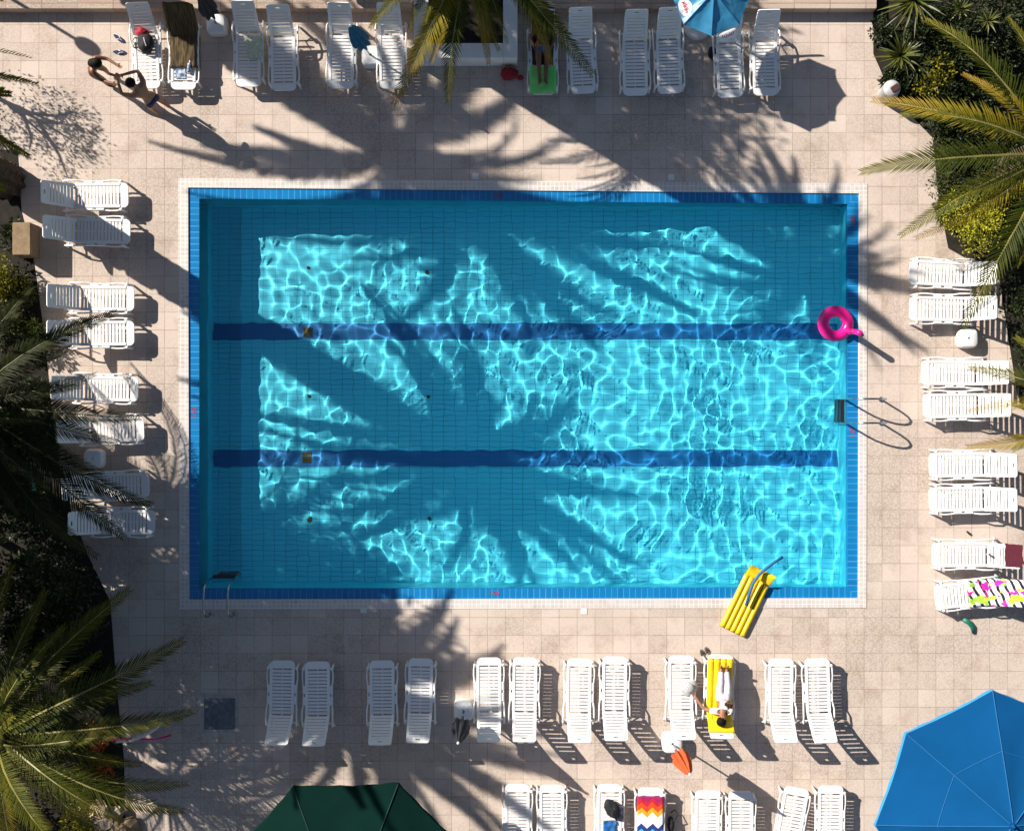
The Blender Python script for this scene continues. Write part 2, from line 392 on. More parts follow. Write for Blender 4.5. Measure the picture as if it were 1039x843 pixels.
def lane(yc):
    # lane positions read on the floor: convert with apparent depth
    pts = []
    for sx in (0, 1):
        x = (inn[0].x + .02) if sx == 0 else (inn[1].x - .03)
        z = floorz(x); za = ZW + (z - ZW) / 1.33
        for s in (-1, 1): pts.append((x, -(yc + s * 8.3 - 421.5) / PX * (H - za) / H, z + .005))
    mb = MB(); mb.add([pts[0], pts[2], pts[3], pts[1]], [(0, 1, 2, 3)])
    o = mb.build('lane_line', M['lane'], pf); recv.append(o)
lane(336.5); lane(465)
# water: one rippled sheet
def build_water():
    N = .028; x0, x1 = inn[0].x, inn[1].x
    nx = int((x1 - x0 + 1.4) / N); ny = int(10.2 / N)
    mb = MB()
    def hgt(p):
        q = p + Vector((noise.noise(p * .5), noise.noise(p * .5 + Vector((5, 2, 0))), 0)) * .25
        a = noise.noise(q * .9); b = noise.noise(q * 3.5 + Vector((9, 4, 1))); c = noise.noise(q * 5.5 + Vector((3, 8, 4)))
        return .006 * a + (.0140 * b + .0022 * c) * (1 + .32 * p.x / 7.3)
    def fn(u, v):
        # sheet extended unseen under the deck so refracted sunlight resolves beside the walls
        p = Vector((x0 - 1.3 + (x1 - x0 + 1.4) * u, inn[0].y + 1.2 - (inn[0].y - inn[3].y + 1.3) * v, 0))
        return Vector((p.x, p.y, ZW + hgt(Vector((p.x, p.y, 0)))))
    mb.grid(fn, nx, ny)
    m = bpy.data.materials.new('water'); m.use_nodes = True; n, l = nodes(m); n.clear()
    o = n.new('ShaderNodeOutputMaterial'); gl = n.new('ShaderNodeBsdfGlass'); gl.inputs['IOR'].default_value = 1.33
    gl.inputs['Roughness'].default_value = 0; gl.inputs['Color'].default_value = (.87, .985, 1.0, 1)
    l.new(gl.outputs[0], o.inputs[0])
    ob = mb.build('pool_water', m, smooth=True, fixn=True); tag(ob, kind='structure')
    if ob.data.polygons[0].normal.z < 0: ob.data.flip_normals()
    ob.cycles.is_caustics_caster = True
build_water()

# raised paved ledge along the top, in two runs either side of the planter
def ledge(x0, x1, label):
    a, b = W(x0, 13.5), W(x1, 13.5); y1 = 12.5
    mb = MB(); mb.box(((a.x + b.x) / 2, (a.y + y1) / 2, .14), (b.x - a.x, y1 - a.y, .28), bev=.02)
    o = mb.build('raised_ledge', M['ledge']); tag(o, label, 'ledge')
ledge(-300, 419.5, 'low raised ledge of pink and pebble paving left of the white planter')
ledge(527, 886, 'low raised ledge of pebble paving between the white planter and the right garden')
# white planter
pz = .62
pl = empty('planter', W(472, 30), 0, 'white rendered square planter holding a palm between the top row loungers', 'planter')
def wpl(x, y): p = W(x, y, pz); return p
a = wpl(420, 59); b = wpl(525, -75); ia = wpl(435, 44); ib = wpl(510.5, -60)
mb = MB()
for (x0, x1, y0, y1) in ((a.x, ia.x, a.y, b.y), (ib.x, b.x, a.y, b.y), (ia.x + .002, ib.x - .002, a.y, ia.y), (ia.x + .002, ib.x - .002, ib.y, b.y)):
    mb.box(((x0 + x1) / 2, (y0 + y1) / 2, pz / 2), (x1 - x0, y1 - y0, pz), bev=.012)
o = mb.build('planter_wall', M['planter'], pl); o.location = -pl.location
mb = MB(); mb.grid(lambda u, v: Vector((ia.x + (ib.x - ia.x) * u, ia.y + (ib.y - ia.y) * v, .42 + .06 * noise.noise(Vector((u * 6, v * 9, 0))))), 14, 20)
o = mb.build('planter_soil', M['soil'], pl); o.location = -pl.location

# garden soil
def bed(name, pts, z=.006):
    mb = MB(); P = [W(*p) for p in pts]; mb.add([(p.x, p.y, z) for p in P], [tuple(range(len(P)))])
    o = mb.build(name, M['soil']); tag(o, kind='structure'); return o
bed('garden_bed_left', [(-900, 150), (18, 152), (22, 215), (34, 262), (44, 330), (52, 410), (62, 490), (88, 560), (112, 610), (118, 690), (126, 770), (128, 900), (120, 1100), (-900, 1100)])
bed('garden_bed_right', [(886, -400), (886, 55), (905, 98), (946, 140), (952, 200), (962, 252), (990, 268), (1014, 285), (1024, 350), (1032, 400), (1060, 470), (1080, 600), (1900, 600), (1900, -400)])

# ------------------------------------------------------------------ sun loungers
SEAT = 1.20; SZ = .335
def make_lounger():
    t = empty('sun_lounger', (0, 0, 0))
    sb = MB()
    hw = .275; ri = .212
    # rounded foot end cap
    pts = []
    for k in range(9):
        an = PI / 2 + PI * k / 8 * .5
    cap = [(.17, -hw), (.17, hw), (.09, hw)]
    for k in range(7):
        an = R(90 + 90 * k / 6); cap.append((.11 + .11 * math.cos(an), hw - .11 + .11 * math.sin(an)))
    for k in range(7):
        an = R(180 + 90 * k / 6); cap.append((.11 + .11 * math.cos(an), -hw + .11 + .11 * math.sin(an)))
    cap.append((.09, -hw))
    sb.prism(cap[::-1], SZ - .035, SZ)
    for s in (-1, 1):
        sb.box((.685, s * (hw + ri) / 2, SZ - .012), (1.028, hw - ri, .05), bev=.012)
        # wide shoulder with its grip slot
        for x0, x1 in ((.54, .72), (.79, .97)):
            sb.box(((x0 + x1) / 2, s * .3005, SZ - .018), (x1 - x0, .055, .04), bev=.01)
        sb.box((.755, s * .318, SZ - .018), (.068, .018, .036))
    x = .205
    while x < 1.17:
        sb.box((x + .029, 0, SZ - .011), (.053, ri * 2 + .004, .022)); x += .0765
    sb.box((.7, 0, SZ - .05), (1.05, .03, .05))
    sb.build('seat', M['white'], t)
    b = MB(); Lb = .78
    wd = lambda x: .268 - .02 * x / Lb
    cz = lambda x: .07 * (x / Lb) ** 2 - .03 * x / Lb
    for s in (-1, 1):
        P = [Vector((x, s * (wd(x) - .025), cz(x))) for x in (0.01, .2, .4, .58, .70)]
        for p, q in zip(P, P[1:]):
            m_ = (p + q) / 2; an = -math.atan2(q.z - p.z, q.x - p.x)
            b.box(m_, ((q - p).length + .004, .056, .04), Euler((0, an, 0)).to_matrix())
    x = .03
    while x < .60:
        an = -math.atan2(cz(x + .05) - cz(x), .05)
        b.box((x + .027, 0, cz(x + .027) + .004), (.053, (wd(x) - .05) * 2 + .004, .022), Euler((0, an, 0)).to_matrix()); x += .0765
    # head panel with handle slot
    z0 = cz(.69); hwid = wd(.7)
    an = Euler((0, -math.atan2(cz(.78) - cz(.64), .14), 0)).to_matrix()
    b.box((.651, 0, cz(.651) + .003), (.05, hwid * 2 - .012, .03), an)
    for s in (-1, 1): b.box((.695, s * (hwid + .05) / 2, cz(.695) + .003), (.042, hwid - .05, .03), an)
    tip = [(.0, -hwid), (.0, hwid), (.035, hwid), (.062, hwid - .03), (.066, 0), (.062, -hwid + .03), (.035, -hwid)]
    o0 = len(b.v); b.prism(tip, -.015, .015)
    for i in range(o0, len(b.v)):
        v = an @ Vector(b.v[i]); b.v[i] = tuple(v + Vector((.7155, 0, cz(.7155) + .003)))
    bk = b.build('backrest', M['white'], t); bk.location = (SEAT, 0, SZ)
    for s in (-1, 1):
        r = MB()
        r.tube([(.16, s * .26, .31), (.17, s * .325, .315), (.26, s * .338, .30), (.40, s * .340, .29), (.54, s * .325, .30), (.75, s * .318, .28), (.98, s * .322, .30), (1.10, s * .338, .36), (1.28, s * .342, .37), (1.42, s * .338, .33), (1.47, s * .325, .27)], .019, 7)
        r.box((.165, s * .315, .318), (.06, .06, .05), bev=.015)
        r.build('side_rail', M['white'], t, smooth=True)
        for (xa, za, xb, ya) in ((.19, .31, .12, .31), (1.40, .31, 1.50, .325)):
            l = MB(); l.tube([(xa, s * ya, za), ((xa + xb) / 2, s * (ya + .01), za / 2), (xb, s * (ya + .015), .004)], [.034, .028, .024], 8)
            l.build('leg', M['white'], t, smooth=True)
    br = MB()
    for s in (-1, 1): br.tube([(1.50, s * .18, .30), (1.34, s * .20, .20), (1.22, s * .22, .27)], .013, 6)
    br.tube([(1.40, -.325, .24), (1.40, .325, .24)], .016, 6)
    br.build('back_brace', M['white'], t)
    return t
proto = make_lounger()
LG = []
def angle_of(L): return math.acos(max(.70, min(.93, (L - SEAT) / .78)))
def lounger(f, h, label, group, dz=.82):
    o = proto if not LG else copy_tree(proto)
    F = W(f[0], f[1], SZ); Hd = W(h[0], h[1], dz); d = (Hd - F); d.z = 0; a = angle_of(d.length)
    rz = math.atan2(d.y, d.x)
    o.location = (F.x, F.y, 0); o.rotation_euler = (0, 0, rz)
    for c in o.children:
        if c.name.split('.')[0] == 'backrest': c.rotation_euler = (0, -a, 0)
    tag(o, label, 'sun lounger', group)
    rec = dict(o=o, M=Matrix.Translation((F.x, F.y, 0)) @ Matrix.Rotation(rz, 4, 'Z'), a=a); LG.append(rec); return rec
def prof(a, u, lift=.012):
    if u <= SEAT: return u, SZ + lift
    q = u - SEAT; return SEAT + q * math.cos(a) - lift * math.sin(a), SZ + q * math.sin(a) + lift * math.cos(a) + .07 * (q / .78) ** 2 - .03 * q / .78 + .015

top = [((150, 90), (140, 8), 'white lounger holding a black backpack, leftmost of the top row'),
 ((186, 91), (180, 8), 'white lounger covered by a brown reed mat, with blue bottles at its foot'),
 ((252, 88), (246.6, 5), 'white lounger with a pale green towel on its left side'),
 ((288, 92), (282, 9.5), 'white lounger directly right of the one with the pale green towel'),
 ((346, 90), (344, 7), 'white lounger with the closed teal parasol at its right shoulder'),
 ((398, 90), (394, 8), 'white lounger between the closed teal parasol and the white planter, under palm fronds'),
 ((551, 96), (551, 13), 'white lounger carrying a green towel and a person, under a hanging palm frond'),
 ((592, 95), (589, 11), 'empty white lounger crossed by a dark frond tip, just right of the green towel'),
 ((645, 97), (646, 14), 'shaded white lounger, left one of the close pair left of the bright blue umbrella'),
 ((680, 95), (680, 12), 'shaded white lounger whose head touches the left edge of the bright blue umbrella'),
 ((741, 99), (742, 16), 'white lounger whose head lies under the bright blue umbrella flap'),
 ((777, 97), (780, 14), 'white lounger at the right end of the top row, right of the blue umbrella')]
left = [((130, 198), (42, 195), 'white lounger at the top of the left column, beside the feathery shrub shadow'),
 ((132, 235), (44.5, 230), 'white lounger beside the tan stone block in the left column'),
 ((136, 303), (48, 300), 'white lounger of the left column with a sunlit seat just below the broad trunk shadow'),
 ((136, 338), (50, 337), 'white lounger whose backrest lies under the tip of the uppermost dark frond at left'),
 ((140, 395), (53, 393), 'white lounger of the left column just above the widest dark palm frond'),
 ((146, 435), (59, 438), 'white lounger half covered from above by the widest dark palm frond at left'),
 ((151, 492), (64, 496), 'white lounger just below the white parasol base of the left column, crossed by thin fronds'),
 ((157, 530), (70, 531), 'lowest white lounger of the left column, beside the dark garden shrubs')]
right = [((923, 276), (1007, 277), 'topmost white lounger of the right column, below the round lime bush'),
 ((923, 313), (1007, 312), 'white lounger directly above the lone white parasol base at right'),
 ((935, 378), (1019, 378), 'white lounger with a thin frond tip over its backrest, below the lone white base'),
 ((937, 412), (1021, 411), 'white lounger facing the right pool ladder, just above the yellow frond'),
 ((943, 472), (1026, 472), 'white lounger just below the yellow frond tip at right'),
 ((943, 507), (1027, 507), 'white lounger two places above the maroon towel in the right column'),
 ((946, 563), (1030, 565), 'white lounger with a maroon towel over its head end'),
 ((949, 606), (1036, 602), 'white lounger under the striped black, lime and pink towel, lowest of the right column')]
bot = [((286.5, 670), (281, 751), 'white lounger at the left end of the row below the pool'),
 ((322, 671), (318.6, 752.5), 'second white lounger from the left in the row below the pool, above the green parasol'),
 ((387.6, 670), (385.6, 752), 'left white lounger of the pair left of the closed black parasol'),
 ((427, 668), (424, 750), 'white lounger directly left of the closed black parasol'),
 ((496, 667), (496, 748), 'white lounger directly right of the closed black parasol'),
 ((533, 667), (532, 742), 'white lounger with the shortest, steepest backrest, second right of the closed black parasol'),
 ((588, 668), (588, 749), 'left white lounger of the middle pair in the row below the pool'),
 ((624, 666), (625, 747.5), 'right white lounger of the middle pair in the row below the pool'),
 ((691, 665), (694, 747), 'white lounger with a grey straw hat on its seat, above the closed orange parasol'),
 ((731, 664), (732, 746), 'white lounger covered by a yellow mattress with a person lying on it'),
 ((792.6, 668), (797, 749), 'second white lounger from the right end of the row below the pool'),
 ((829, 668), (837, 749), 'white lounger at the right end of the row below the pool, nearest the blue parasol')]
low = [((525, 795.5), (525, 878), 'leftmost white lounger of the lowest row, cut by the frame'),
 ((560, 796), (561, 878), 'second white lounger of the lowest row, left of the one with the black bag'),
 ((618.5, 795.5), (620, 878), 'white lowest row lounger carrying a black bag'),
 ((660, 799), (662, 881), 'white lowest row lounger under the rainbow zigzag towel'),
 ((718, 802), (721, 884), 'white lowest row lounger, nearest on the right of the rainbow zigzag towel'),
 ((752, 803), (756, 885), 'white lowest row lounger, second on the right of the rainbow zigzag towel'),
 ((809, 799), (801, 881), 'white lowest row lounger that is turned askew to the left'),
 ((843, 797), (848, 879), 'rightmost white lounger of the lowest row')]
rec = {}
for key, rows, grp in (('T', top, 'sun loungers along the top ledge'), ('L', left, 'sun loungers along the left garden'), ('R', right, 'sun loungers along the right side'), ('B', bot, 'sun loungers in the row below the pool'), ('C', low, 'sun loungers in the lowest row')):
    for i, (f, h, lab) in enumerate(rows): rec[key + str(i + 1)] = lounger(f, h, lab, grp)

# ------------------------------------------------------------------ towels and mats on loungers
def draped(name, L, u0, u1, y0, y1, m, label, cat, drop=.10, wr=.008, seed=1, skew=0.0, lift=.016, dropl=None, nv=30, thick=.012, edge=.02):
    """cloth lying on a lounger; v across, its sides hang over"""
    mb = MB(); a = L['a']; nu = 34
    dl = drop if dropl is None else dropl
    uvs = []
    def fn(v, u):
        uu = u0 + (u1 - u0) * u + edge * noise.noise(Vector((v * 4 + seed, u * 2, 7)))
        wt = (y1 - y0) + drop + dl; s = v * wt
        y = y0 - dl + s + edge * noise.noise(Vector((u * 5 + seed, v * 2, 3)))
        x, z = prof(a, uu, lift)
        k = 0.0
        if y > .27: k = min((y - .27), .5); y = .27 + k * .35
        if y < -.27: k = min((-.27 - y), .5); y = -.27 - k * .35
        z -= k * .9
        z += wr * (noise.noise(Vector((x * 6 + seed, y * 9, 0))) + .6 * noise.noise(Vector((x * 15, y * 13 + seed, 2))) + .7)
        return L['M'] @ Vector((x + skew * y, y, z))
    mb.grid(fn, nv, nu)
    me = mb.mesh(name, m, True)
    uvl = me.uv_layers.new(name='UVMap')
    for li, lp in enumerate(me.loops):
        i = lp.vertex_index; uvl.data[li].uv = ((i % (nv + 1)) / nv, (i // (nv + 1)) / nu)
    o = link(name, me)
    md = o.modifiers.new('thickness', 'SOLIDIFY'); md.thickness = thick
    tag(o, label, cat); return o

def uv_mat(name, build, rough=.95):
    m = bpy.data.materials.new(name); m.use_nodes = True; n, l = nodes(m); b = n['Principled BSDF']; b.inputs['Roughness'].default_value = rough
    uv = n.new('ShaderNodeUVMap'); sx = n.new('ShaderNodeSeparateXYZ'); l.new(uv.outputs[0], sx.inputs[0])
    tc = n.new('ShaderNodeTexCoord')
    c = build(n, l, sx.outputs[0], sx.outputs[1], tc.outputs['Object'], uv.outputs[0]); l.new(c, b.inputs['Base Color']); return m
def ramp(n, l, fac, stops, interp='CONSTANT'):
    r = n.new('ShaderNodeValToRGB'); r.color_ramp.interpolation = interp; e = r.color_ramp.elements
    while len(e) < len(stops): e.new(.5)
    for i, (p, c) in enumerate(stops): e[i].position = p; e[i].color = (*c, 1)
    l.new(fac, r.inputs[0]); return r.outputs[0]
def chevron(n, l, u, v, ob, uv):
    pp = math_node(n, l, 'PINGPONG', math_node(n, l, 'MULTIPLY', u, 2.6), .5)
    f = math_node(n, l, 'MULTIPLY_ADD', pp, .13, v)
    return ramp(n, l, f, [(0, (.30, .01, .10)), (.085, (.52, .01, .03)), (.135, (.80, .06, .01)), (.20, (.85, .33, .01)), (.265, (.85, .80, .74)), (.40, (.012, .035, .20)), (.465, (.03, .42, .72)), (.54, (.85, .8, .78)), (.60, (.45, .02, .18)), (.67, (.80, .08, .01)), (.74, (.85, .4, .02)), (.80, (.85, .8, .75)), (.9, (.02, .05, .25))])
M['chevron'] = uv_mat('zigzag_towel', chevron)
def tropical(n, l, u, v, ob, uv):
    f = math_node(n, l, 'FRACT', math_node(n, l, 'ADD', math_node(n, l, 'MULTIPLY', v, 7.0), math_node(n, l, 'MULTIPLY', u, 1.5)))
    st = ramp(n, l, f, [(0, (.80, .80, .78)), (.62, (.012, .012, .018))])
    def blob(base, sc_, lo, c, off):
        mp = n.new('ShaderNodeMapping'); mp.inputs['Location'].default_value = off; l.new(uv, mp.inputs[0])
        no = n.new('ShaderNodeTexNoise'); no.inputs['Scale'].default_value = sc_; no.inputs['Detail'].default_value = 3; l.new(mp.outputs[0], no.inputs['Vector'])
        g_ = math_node(n, l, 'GREATER_THAN', no.outputs['Fac'], lo)
        mx = n.new('ShaderNodeMix'); mx.data_type = 'RGBA'; mx.inputs[7].default_value = (*c, 1); l.new(g_, mx.inputs[0]); l.new(base, mx.inputs[6]); return mx.outputs[2]
    c = blob(st, 3.5, .56, (.40, .78, .05), (3, 1, 0)); c = blob(c, 4.2, .57, (.85, .02, .38), (.3, 5, 0)); c = blob(c, 6, .67, (.80, .5, .02), (8, 2, 0))
    return c
M['tropical'] = uv_mat('striped_print_towel', tropical)
def reed(n, l, u, v, ob, uv):
    mp = n.new('ShaderNodeMapping'); mp.inputs['Scale'].default_value = (70, 4, 1); l.new(uv, mp.inputs[0])
    no = n.new('ShaderNodeTexNoise'); no.inputs['Scale'].default_value = 1; no.inputs['Detail'].default_value = 4; l.new(mp.outputs[0], no.inputs['Vector'])
    return ramp(n, l, no.outputs['Fac'], [(.36, (.012, .008, .005)), (.5, (.07, .045, .02)), (.66, (.17, .115, .05))], 'LINEAR')
M['reed'] = uv_mat('reed_mat', reed)
def palegreen(n, l, u, v, ob, uv):
    no = n.new('ShaderNodeTexNoise'); no.inputs['Scale'].default_value = 7; no.inputs['Detail'].default_value = 3; l.new(uv, no.inputs['Vector'])
    return ramp(n, l, no.outputs['Fac'], [(.35, (.62, .68, .55)), (.5, (.50, .55, .35)), (.62, (.74, .74, .68))], 'LINEAR')
M['palegreen'] = uv_mat('pale_green_print', palegreen)
draped('reed_mat', rec['T2'], .48, 1.98, -.40, .38, M['reed'], 'brown reed beach mat hanging over a white lounger behind the standing man', 'beach mat', drop=.06, wr=.03, seed=4, lift=.03)
draped('towel', rec['T3'], .62, 1.12, -.34, .03, M['palegreen'], 'small pale green patterned towel on the left of a white lounger', 'towel', drop=0, dropl=.08, wr=.02, seed=9)
draped('towel', rec['T7'], .02, .62, -.30, .30, M['green_towel'], 'bright green towel at the foot of a lounger, bare feet on it', 'towel', drop=.02, wr=.01, seed=2)
draped('towel', rec['R7'], 1.62, 1.99, -.22, .28, M['maroon'], 'maroon towel folded over the head end of a white lounger', 'towel', drop=.0, wr=.006, seed=6)
draped('towel', rec['R8'], .72, 2.0, -.28, .30, M['tropical'], 'crumpled towel with black and white stripes and lime and pink prints', 'towel', drop=.06, wr=.03, seed=8, lift=.02)
draped('towel', rec['C4'], .18, 1.95, -.27, .27, M['chevron'], 'rainbow zigzag towel spread over a lounger of the lowest row', 'towel', drop=.05, wr=.010, seed=3)

# ------------------------------------------------------------------ inflatables
def ridged_mattress(name, fn, length, width, m, label, nr=5, depth=.05, thick=.10):
    """air mattress: longitudinal tubes, pillow end; fn maps (u along, y across, z up) to world"""
    mb = MB(); nu, nv = 40, 50
    def top(v, u):
        y = (v - .5) * width
        pil = u < .17
        rid = abs(math.sin(PI * nr * v)) ** .6 if not pil else (abs(math.sin(PI * v)) ** .45)
        ends = min(1, u / .04, (1 - u) / .04); ends = math.sqrt(max(ends, 0))
        if abs(u - .17) < .015: rid *= .35
        z = thick * .45 + (depth * rid + (.045 if pil else 0)) * ends
        return fn(u * length, y, z)
    def bot_(v, u):
        y = (v - .5) * width; ends = math.sqrt(max(min(1, u / .04, (1 - u) / .04), 0))
        return fn(u * length, y, thick * .45 - thick * .4 * ends * abs(math.sin(PI * nr * v)) ** .6)
    mb.grid(top, nv, nu); mb.grid(bot_, nv, nu)
    o = mb.build(name, m, smooth=True)
    b = bmesh.new(); b.from_mesh(o.data); bmesh.ops.remove_doubles(b, verts=b.verts, dist=.0015); bmesh.ops.recalc_face_normals(b, faces=b.faces); b.to_mesh(o.data); b.free()
    tag(o, label, 'air mattress'); return o
A = W(774, 578, .15); B = W(743, 641, .1); ax = (B - A); ax.z = 0; LM = ax.length; ax.normalize(); ay = Vector((-ax.y, ax.x, 0))
def lilo1(u, y, z):
    e = max(0, .36 - u) / .36
    return Vector((A.x, A.y, .0)) + ax * u + ay * y + Vector((0, 0, z + .012 + e * e * (.10 + 1.3 * y * y)))
ridged_mattress('air_mattress', lilo1, LM, .62, M['yellow'], 'yellow ridged air mattress lying half over the lower pool edge')
L10 = rec['B10']
def lilo2(u, y, z):
    x, zz = prof(L10['a'], .06 + (1.72 - u), .0)
    return L10['M'] @ Vector((x, y, zz + z * .8 + .012))
ridged_mattress('air_mattress', lilo2, 1.70, .56, M['yellow'], 'yellow air mattress spread on a lounger under a lying person', nr=4, depth=.05, thick=.10)
# blue foam noodle over the mattress
mb = MB(); P = [W(757, 614, .22), W(760, 603, .25), W(764, 592, .28), W(770, 583, .30), W(778, 576, .29), (W(786, 570, .26)), W(794, 565, .22)]
mb.tube(P, .034, 10); o = mb.build('pool_noodle', M['bluefoam'], smooth=True); tag(o, 'dark blue foam noodle curving across the yellow mattress at the pool edge', 'pool noodle')
# pink ring with a neck
c0 = W(847.5, 328.5, 0)
fr = empty('inflatable_ring', (c0.x, c0.y, ZW), 0, 'pink inflatable ring with an upright neck floating at the right pool edge', 'pool ring')
mb = MB(); Rm, rm = .280, .126
for i in range(1):
    def tor(u, v):
        a = 2 * PI * u; b_ = 2 * PI * v; wr = 1 + .012 * math.sin(a * 22)
        return Vector(((Rm + rm * wr * math.cos(b_)) * math.cos(a), (Rm + rm * wr * math.cos(b_)) * math.sin(a), .115 + rm * .95 * wr * math.sin(b_)))
    mb.grid(tor, 56, 20)
b_ = mb.build('ring_body', M['pink'], fr, smooth=True)
mb = MB(); N0 = Vector((.24, -.16, .16))
mb.tube([N0, N0 + Vector((.045, -.03, .14)), N0 + Vector((.07, -.05, .32)), N0 + Vector((.075, -.065, .48)), N0 + Vector((.09, -.08, .58)), N0 + Vector((.115, -.10, .61)), N0 + Vector((.16, -.125, .585))], [.095, .075, .064, .060, .066, .070, .052], 14)
nk = mb.build('neck', M['pink'], fr, smooth=True)
mb = MB(); mb.tube([N0 + Vector((.155, -.122, .588)), N0 + Vector((.19, -.142, .56)), N0 + Vector((.205, -.150, .52))], [.045, .036, .012], 10); mb.build('beak', M['rubber'], nk, smooth=True)

# ------------------------------------------------------------------ pool ladders
def ladder(px, py, rz, label, dx=0):
    p = W(px, py); t = empty('pool_ladder', (p.x, p.y, 0), rz, label, 'pool ladder')
    for s in (-1, 1):
        mb = MB(); y = s * .265
        path = [(0, y, .013), (0, y, .30)]
        for k in range(9):
            an = R(180 - 22.5 * k * 1.0); path.append((.40 + .40 * math.cos(an), y, .36 + .36 * math.sin(an)))
        path += [(.81, y, .1), (.82, y, -.3), (.84, y, -.78)]
        mb.tube(path, .022, 10); r = mb.build('rail', M['steel'], t, smooth=True)
        m2 = MB(); m2.lathe([(.055, 0), (.055, .012), (.03, .026)], 14, (0, y, .0135)); m2.build('anchor_plate', M['steel'], r, smooth=False)
    for z, x in ((-.14, .83), (-.42, .845), (-.70, .86)):
        mb = MB(); mb.box((x, 0, z), (.085, .515, .035), bev=.01)
        o = mb.build('step', M['rubber'] if z > -.2 else M['steel'], t); recv.append(o)
ladder(893.5, 417, PI, 'steel pool ladder at the right edge, its loops casting long shadows')
ladder(226.5, 623, PI / 2, 'steel pool ladder in the shaded lower left pool corner')
for o in recv: o.cycles.is_caustics_receiver = True
# floor drains and inlets
def on_floor(px, py):
    x = (px - 519.5) / PX
    for _ in range(3):
        z = floorz(x); za = ZW + (z - ZW) / 1.33; x = (px - 519.5) / PX * (H - za) / H
    return Vector((x, -(py - 421.5) / PX * (H - za) / H, floorz(x) + .008))
TILT = math.atan2(ZR - ZL, inn[1].x - inn[0].x)
for px, py, lab in ((312.5, 337.5, 'square rusty drain grate on the upper dark lane line of the pool floor'), (311.5, 464, 'square rusty drain grate on the lower dark lane line of the pool floor')):
    mb = MB()
    for k in range(6): mb.box((-.1 + .04 * k, 0, .012), (.02, .23, .016)); mb.box((0, -.1 + .04 * k, .008), (.23, .015, .012))
    mb.box((0, 0, 0), (.24, .24, .006))
    o = mb.build('floor_drain', M['grate']); o.location = on_floor(px, py); o.rotation_euler = (0, -TILT, 0); tag(o, lab, 'drain', 'drain grates on the pool floor'); o.cycles.is_caustics_receiver = True
for px, py, lab in ((313, 272, 'small dark round inlet in the upper left of the pool floor'), (434, 276, 'small dark round inlet right of the upper left one, above the upper lane line'), (314, 402, 'small dark round inlet between the lane lines, near the left'), (434, 402, 'small dark round inlet between the lane lines, second from the left'), (314, 527, 'small dark round inlet below the lower lane line, near the left'), (436, 526, 'small dark round inlet below the lower lane line, second from the left')):
    mb = MB(); mb.lathe([(.045, 0), (.045, .012), (.03, .018), (.012, .012)], 14)
    o = mb.build('floor_inlet', M['grate']); o.location = on_floor(px, py); tag(o, lab, 'inlet', 'round inlets in the pool floor'); o.cycles.is_caustics_receiver = True
# depth marks on the gutter, skimmer lids
def text_mesh(s, size):
    cu = bpy.data.curves.new('mark', 'FONT'); cu.body = s; cu.size = size; cu.align_x = 'CENTER'; cu.align_y = 'CENTER'; cu.extrude = .001
    o = bpy.data.objects.new('mark', cu); col.objects.link(o)
    me = bpy.data.meshes.new_from_object(o.evaluated_get(bpy.context.evaluated_depsgraph_get()))
    bpy.data.objects.remove(o); me.materials.clear(); return me
M['redmark'] = mat('red_mark', (.40, .012, .05), .5)
for px, py, rz, s in ((504.5, 198.5, 0, '1.60'), (197, 419, PI / 2, '1.60'), (865.5, 225, PI / 2, '1.20'), (865, 439, PI / 2, '1.20'), (501, 602, 0, '1.60')):
    me = text_mesh(s, .15); me.materials.append(M['redmark']); p = W(px, py); p.z = -.013
    link('depth_mark', me, gut, p, (0, 0, rz))
for px, py, lab in ((482.5, 179, 'small pale square lid in the paving above the pool, under the planter'), (681, 180, 'small pale square lid in the paving above the pool, further right'), (369, 618.5, 'small pale square lid in the paving below the pool, in shade at left'), (592.5, 620, 'small pale square lid in the sunny paving below the pool')):
    mb = MB(); mb.box((0, 0, .004), (.14, .14, .012), bev=.01); mb.lathe([(.02, 0), (.018, .004)], 10, (0, 0, .0105))
    o = mb.build('skimmer_lid', M['offwhite'], loc=W(px, py)); tag(o, lab, 'skimmer lid', 'small square lids beside the pool')
# grey drain cover in cement
p = W(223, 724)
t = empty('drain_cover', p, 0, 'dark grey square drain cover set in rough cement, lower left paving', 'drain cover')
mb = MB()
mb.box((-.03, .02, .003), (.90, .88, .010), bev=.004)
mb.build('cement_frame', M['cement'], t)
mb = MB(); mb.box((0, 0, .009), (.70, .70, .012), bev=.006)
for s in (-1, 1): mb.box((s * .2, 0, .016), (.04, .13, .008))
mb.build('cover_plate', M['greymetal'], t)

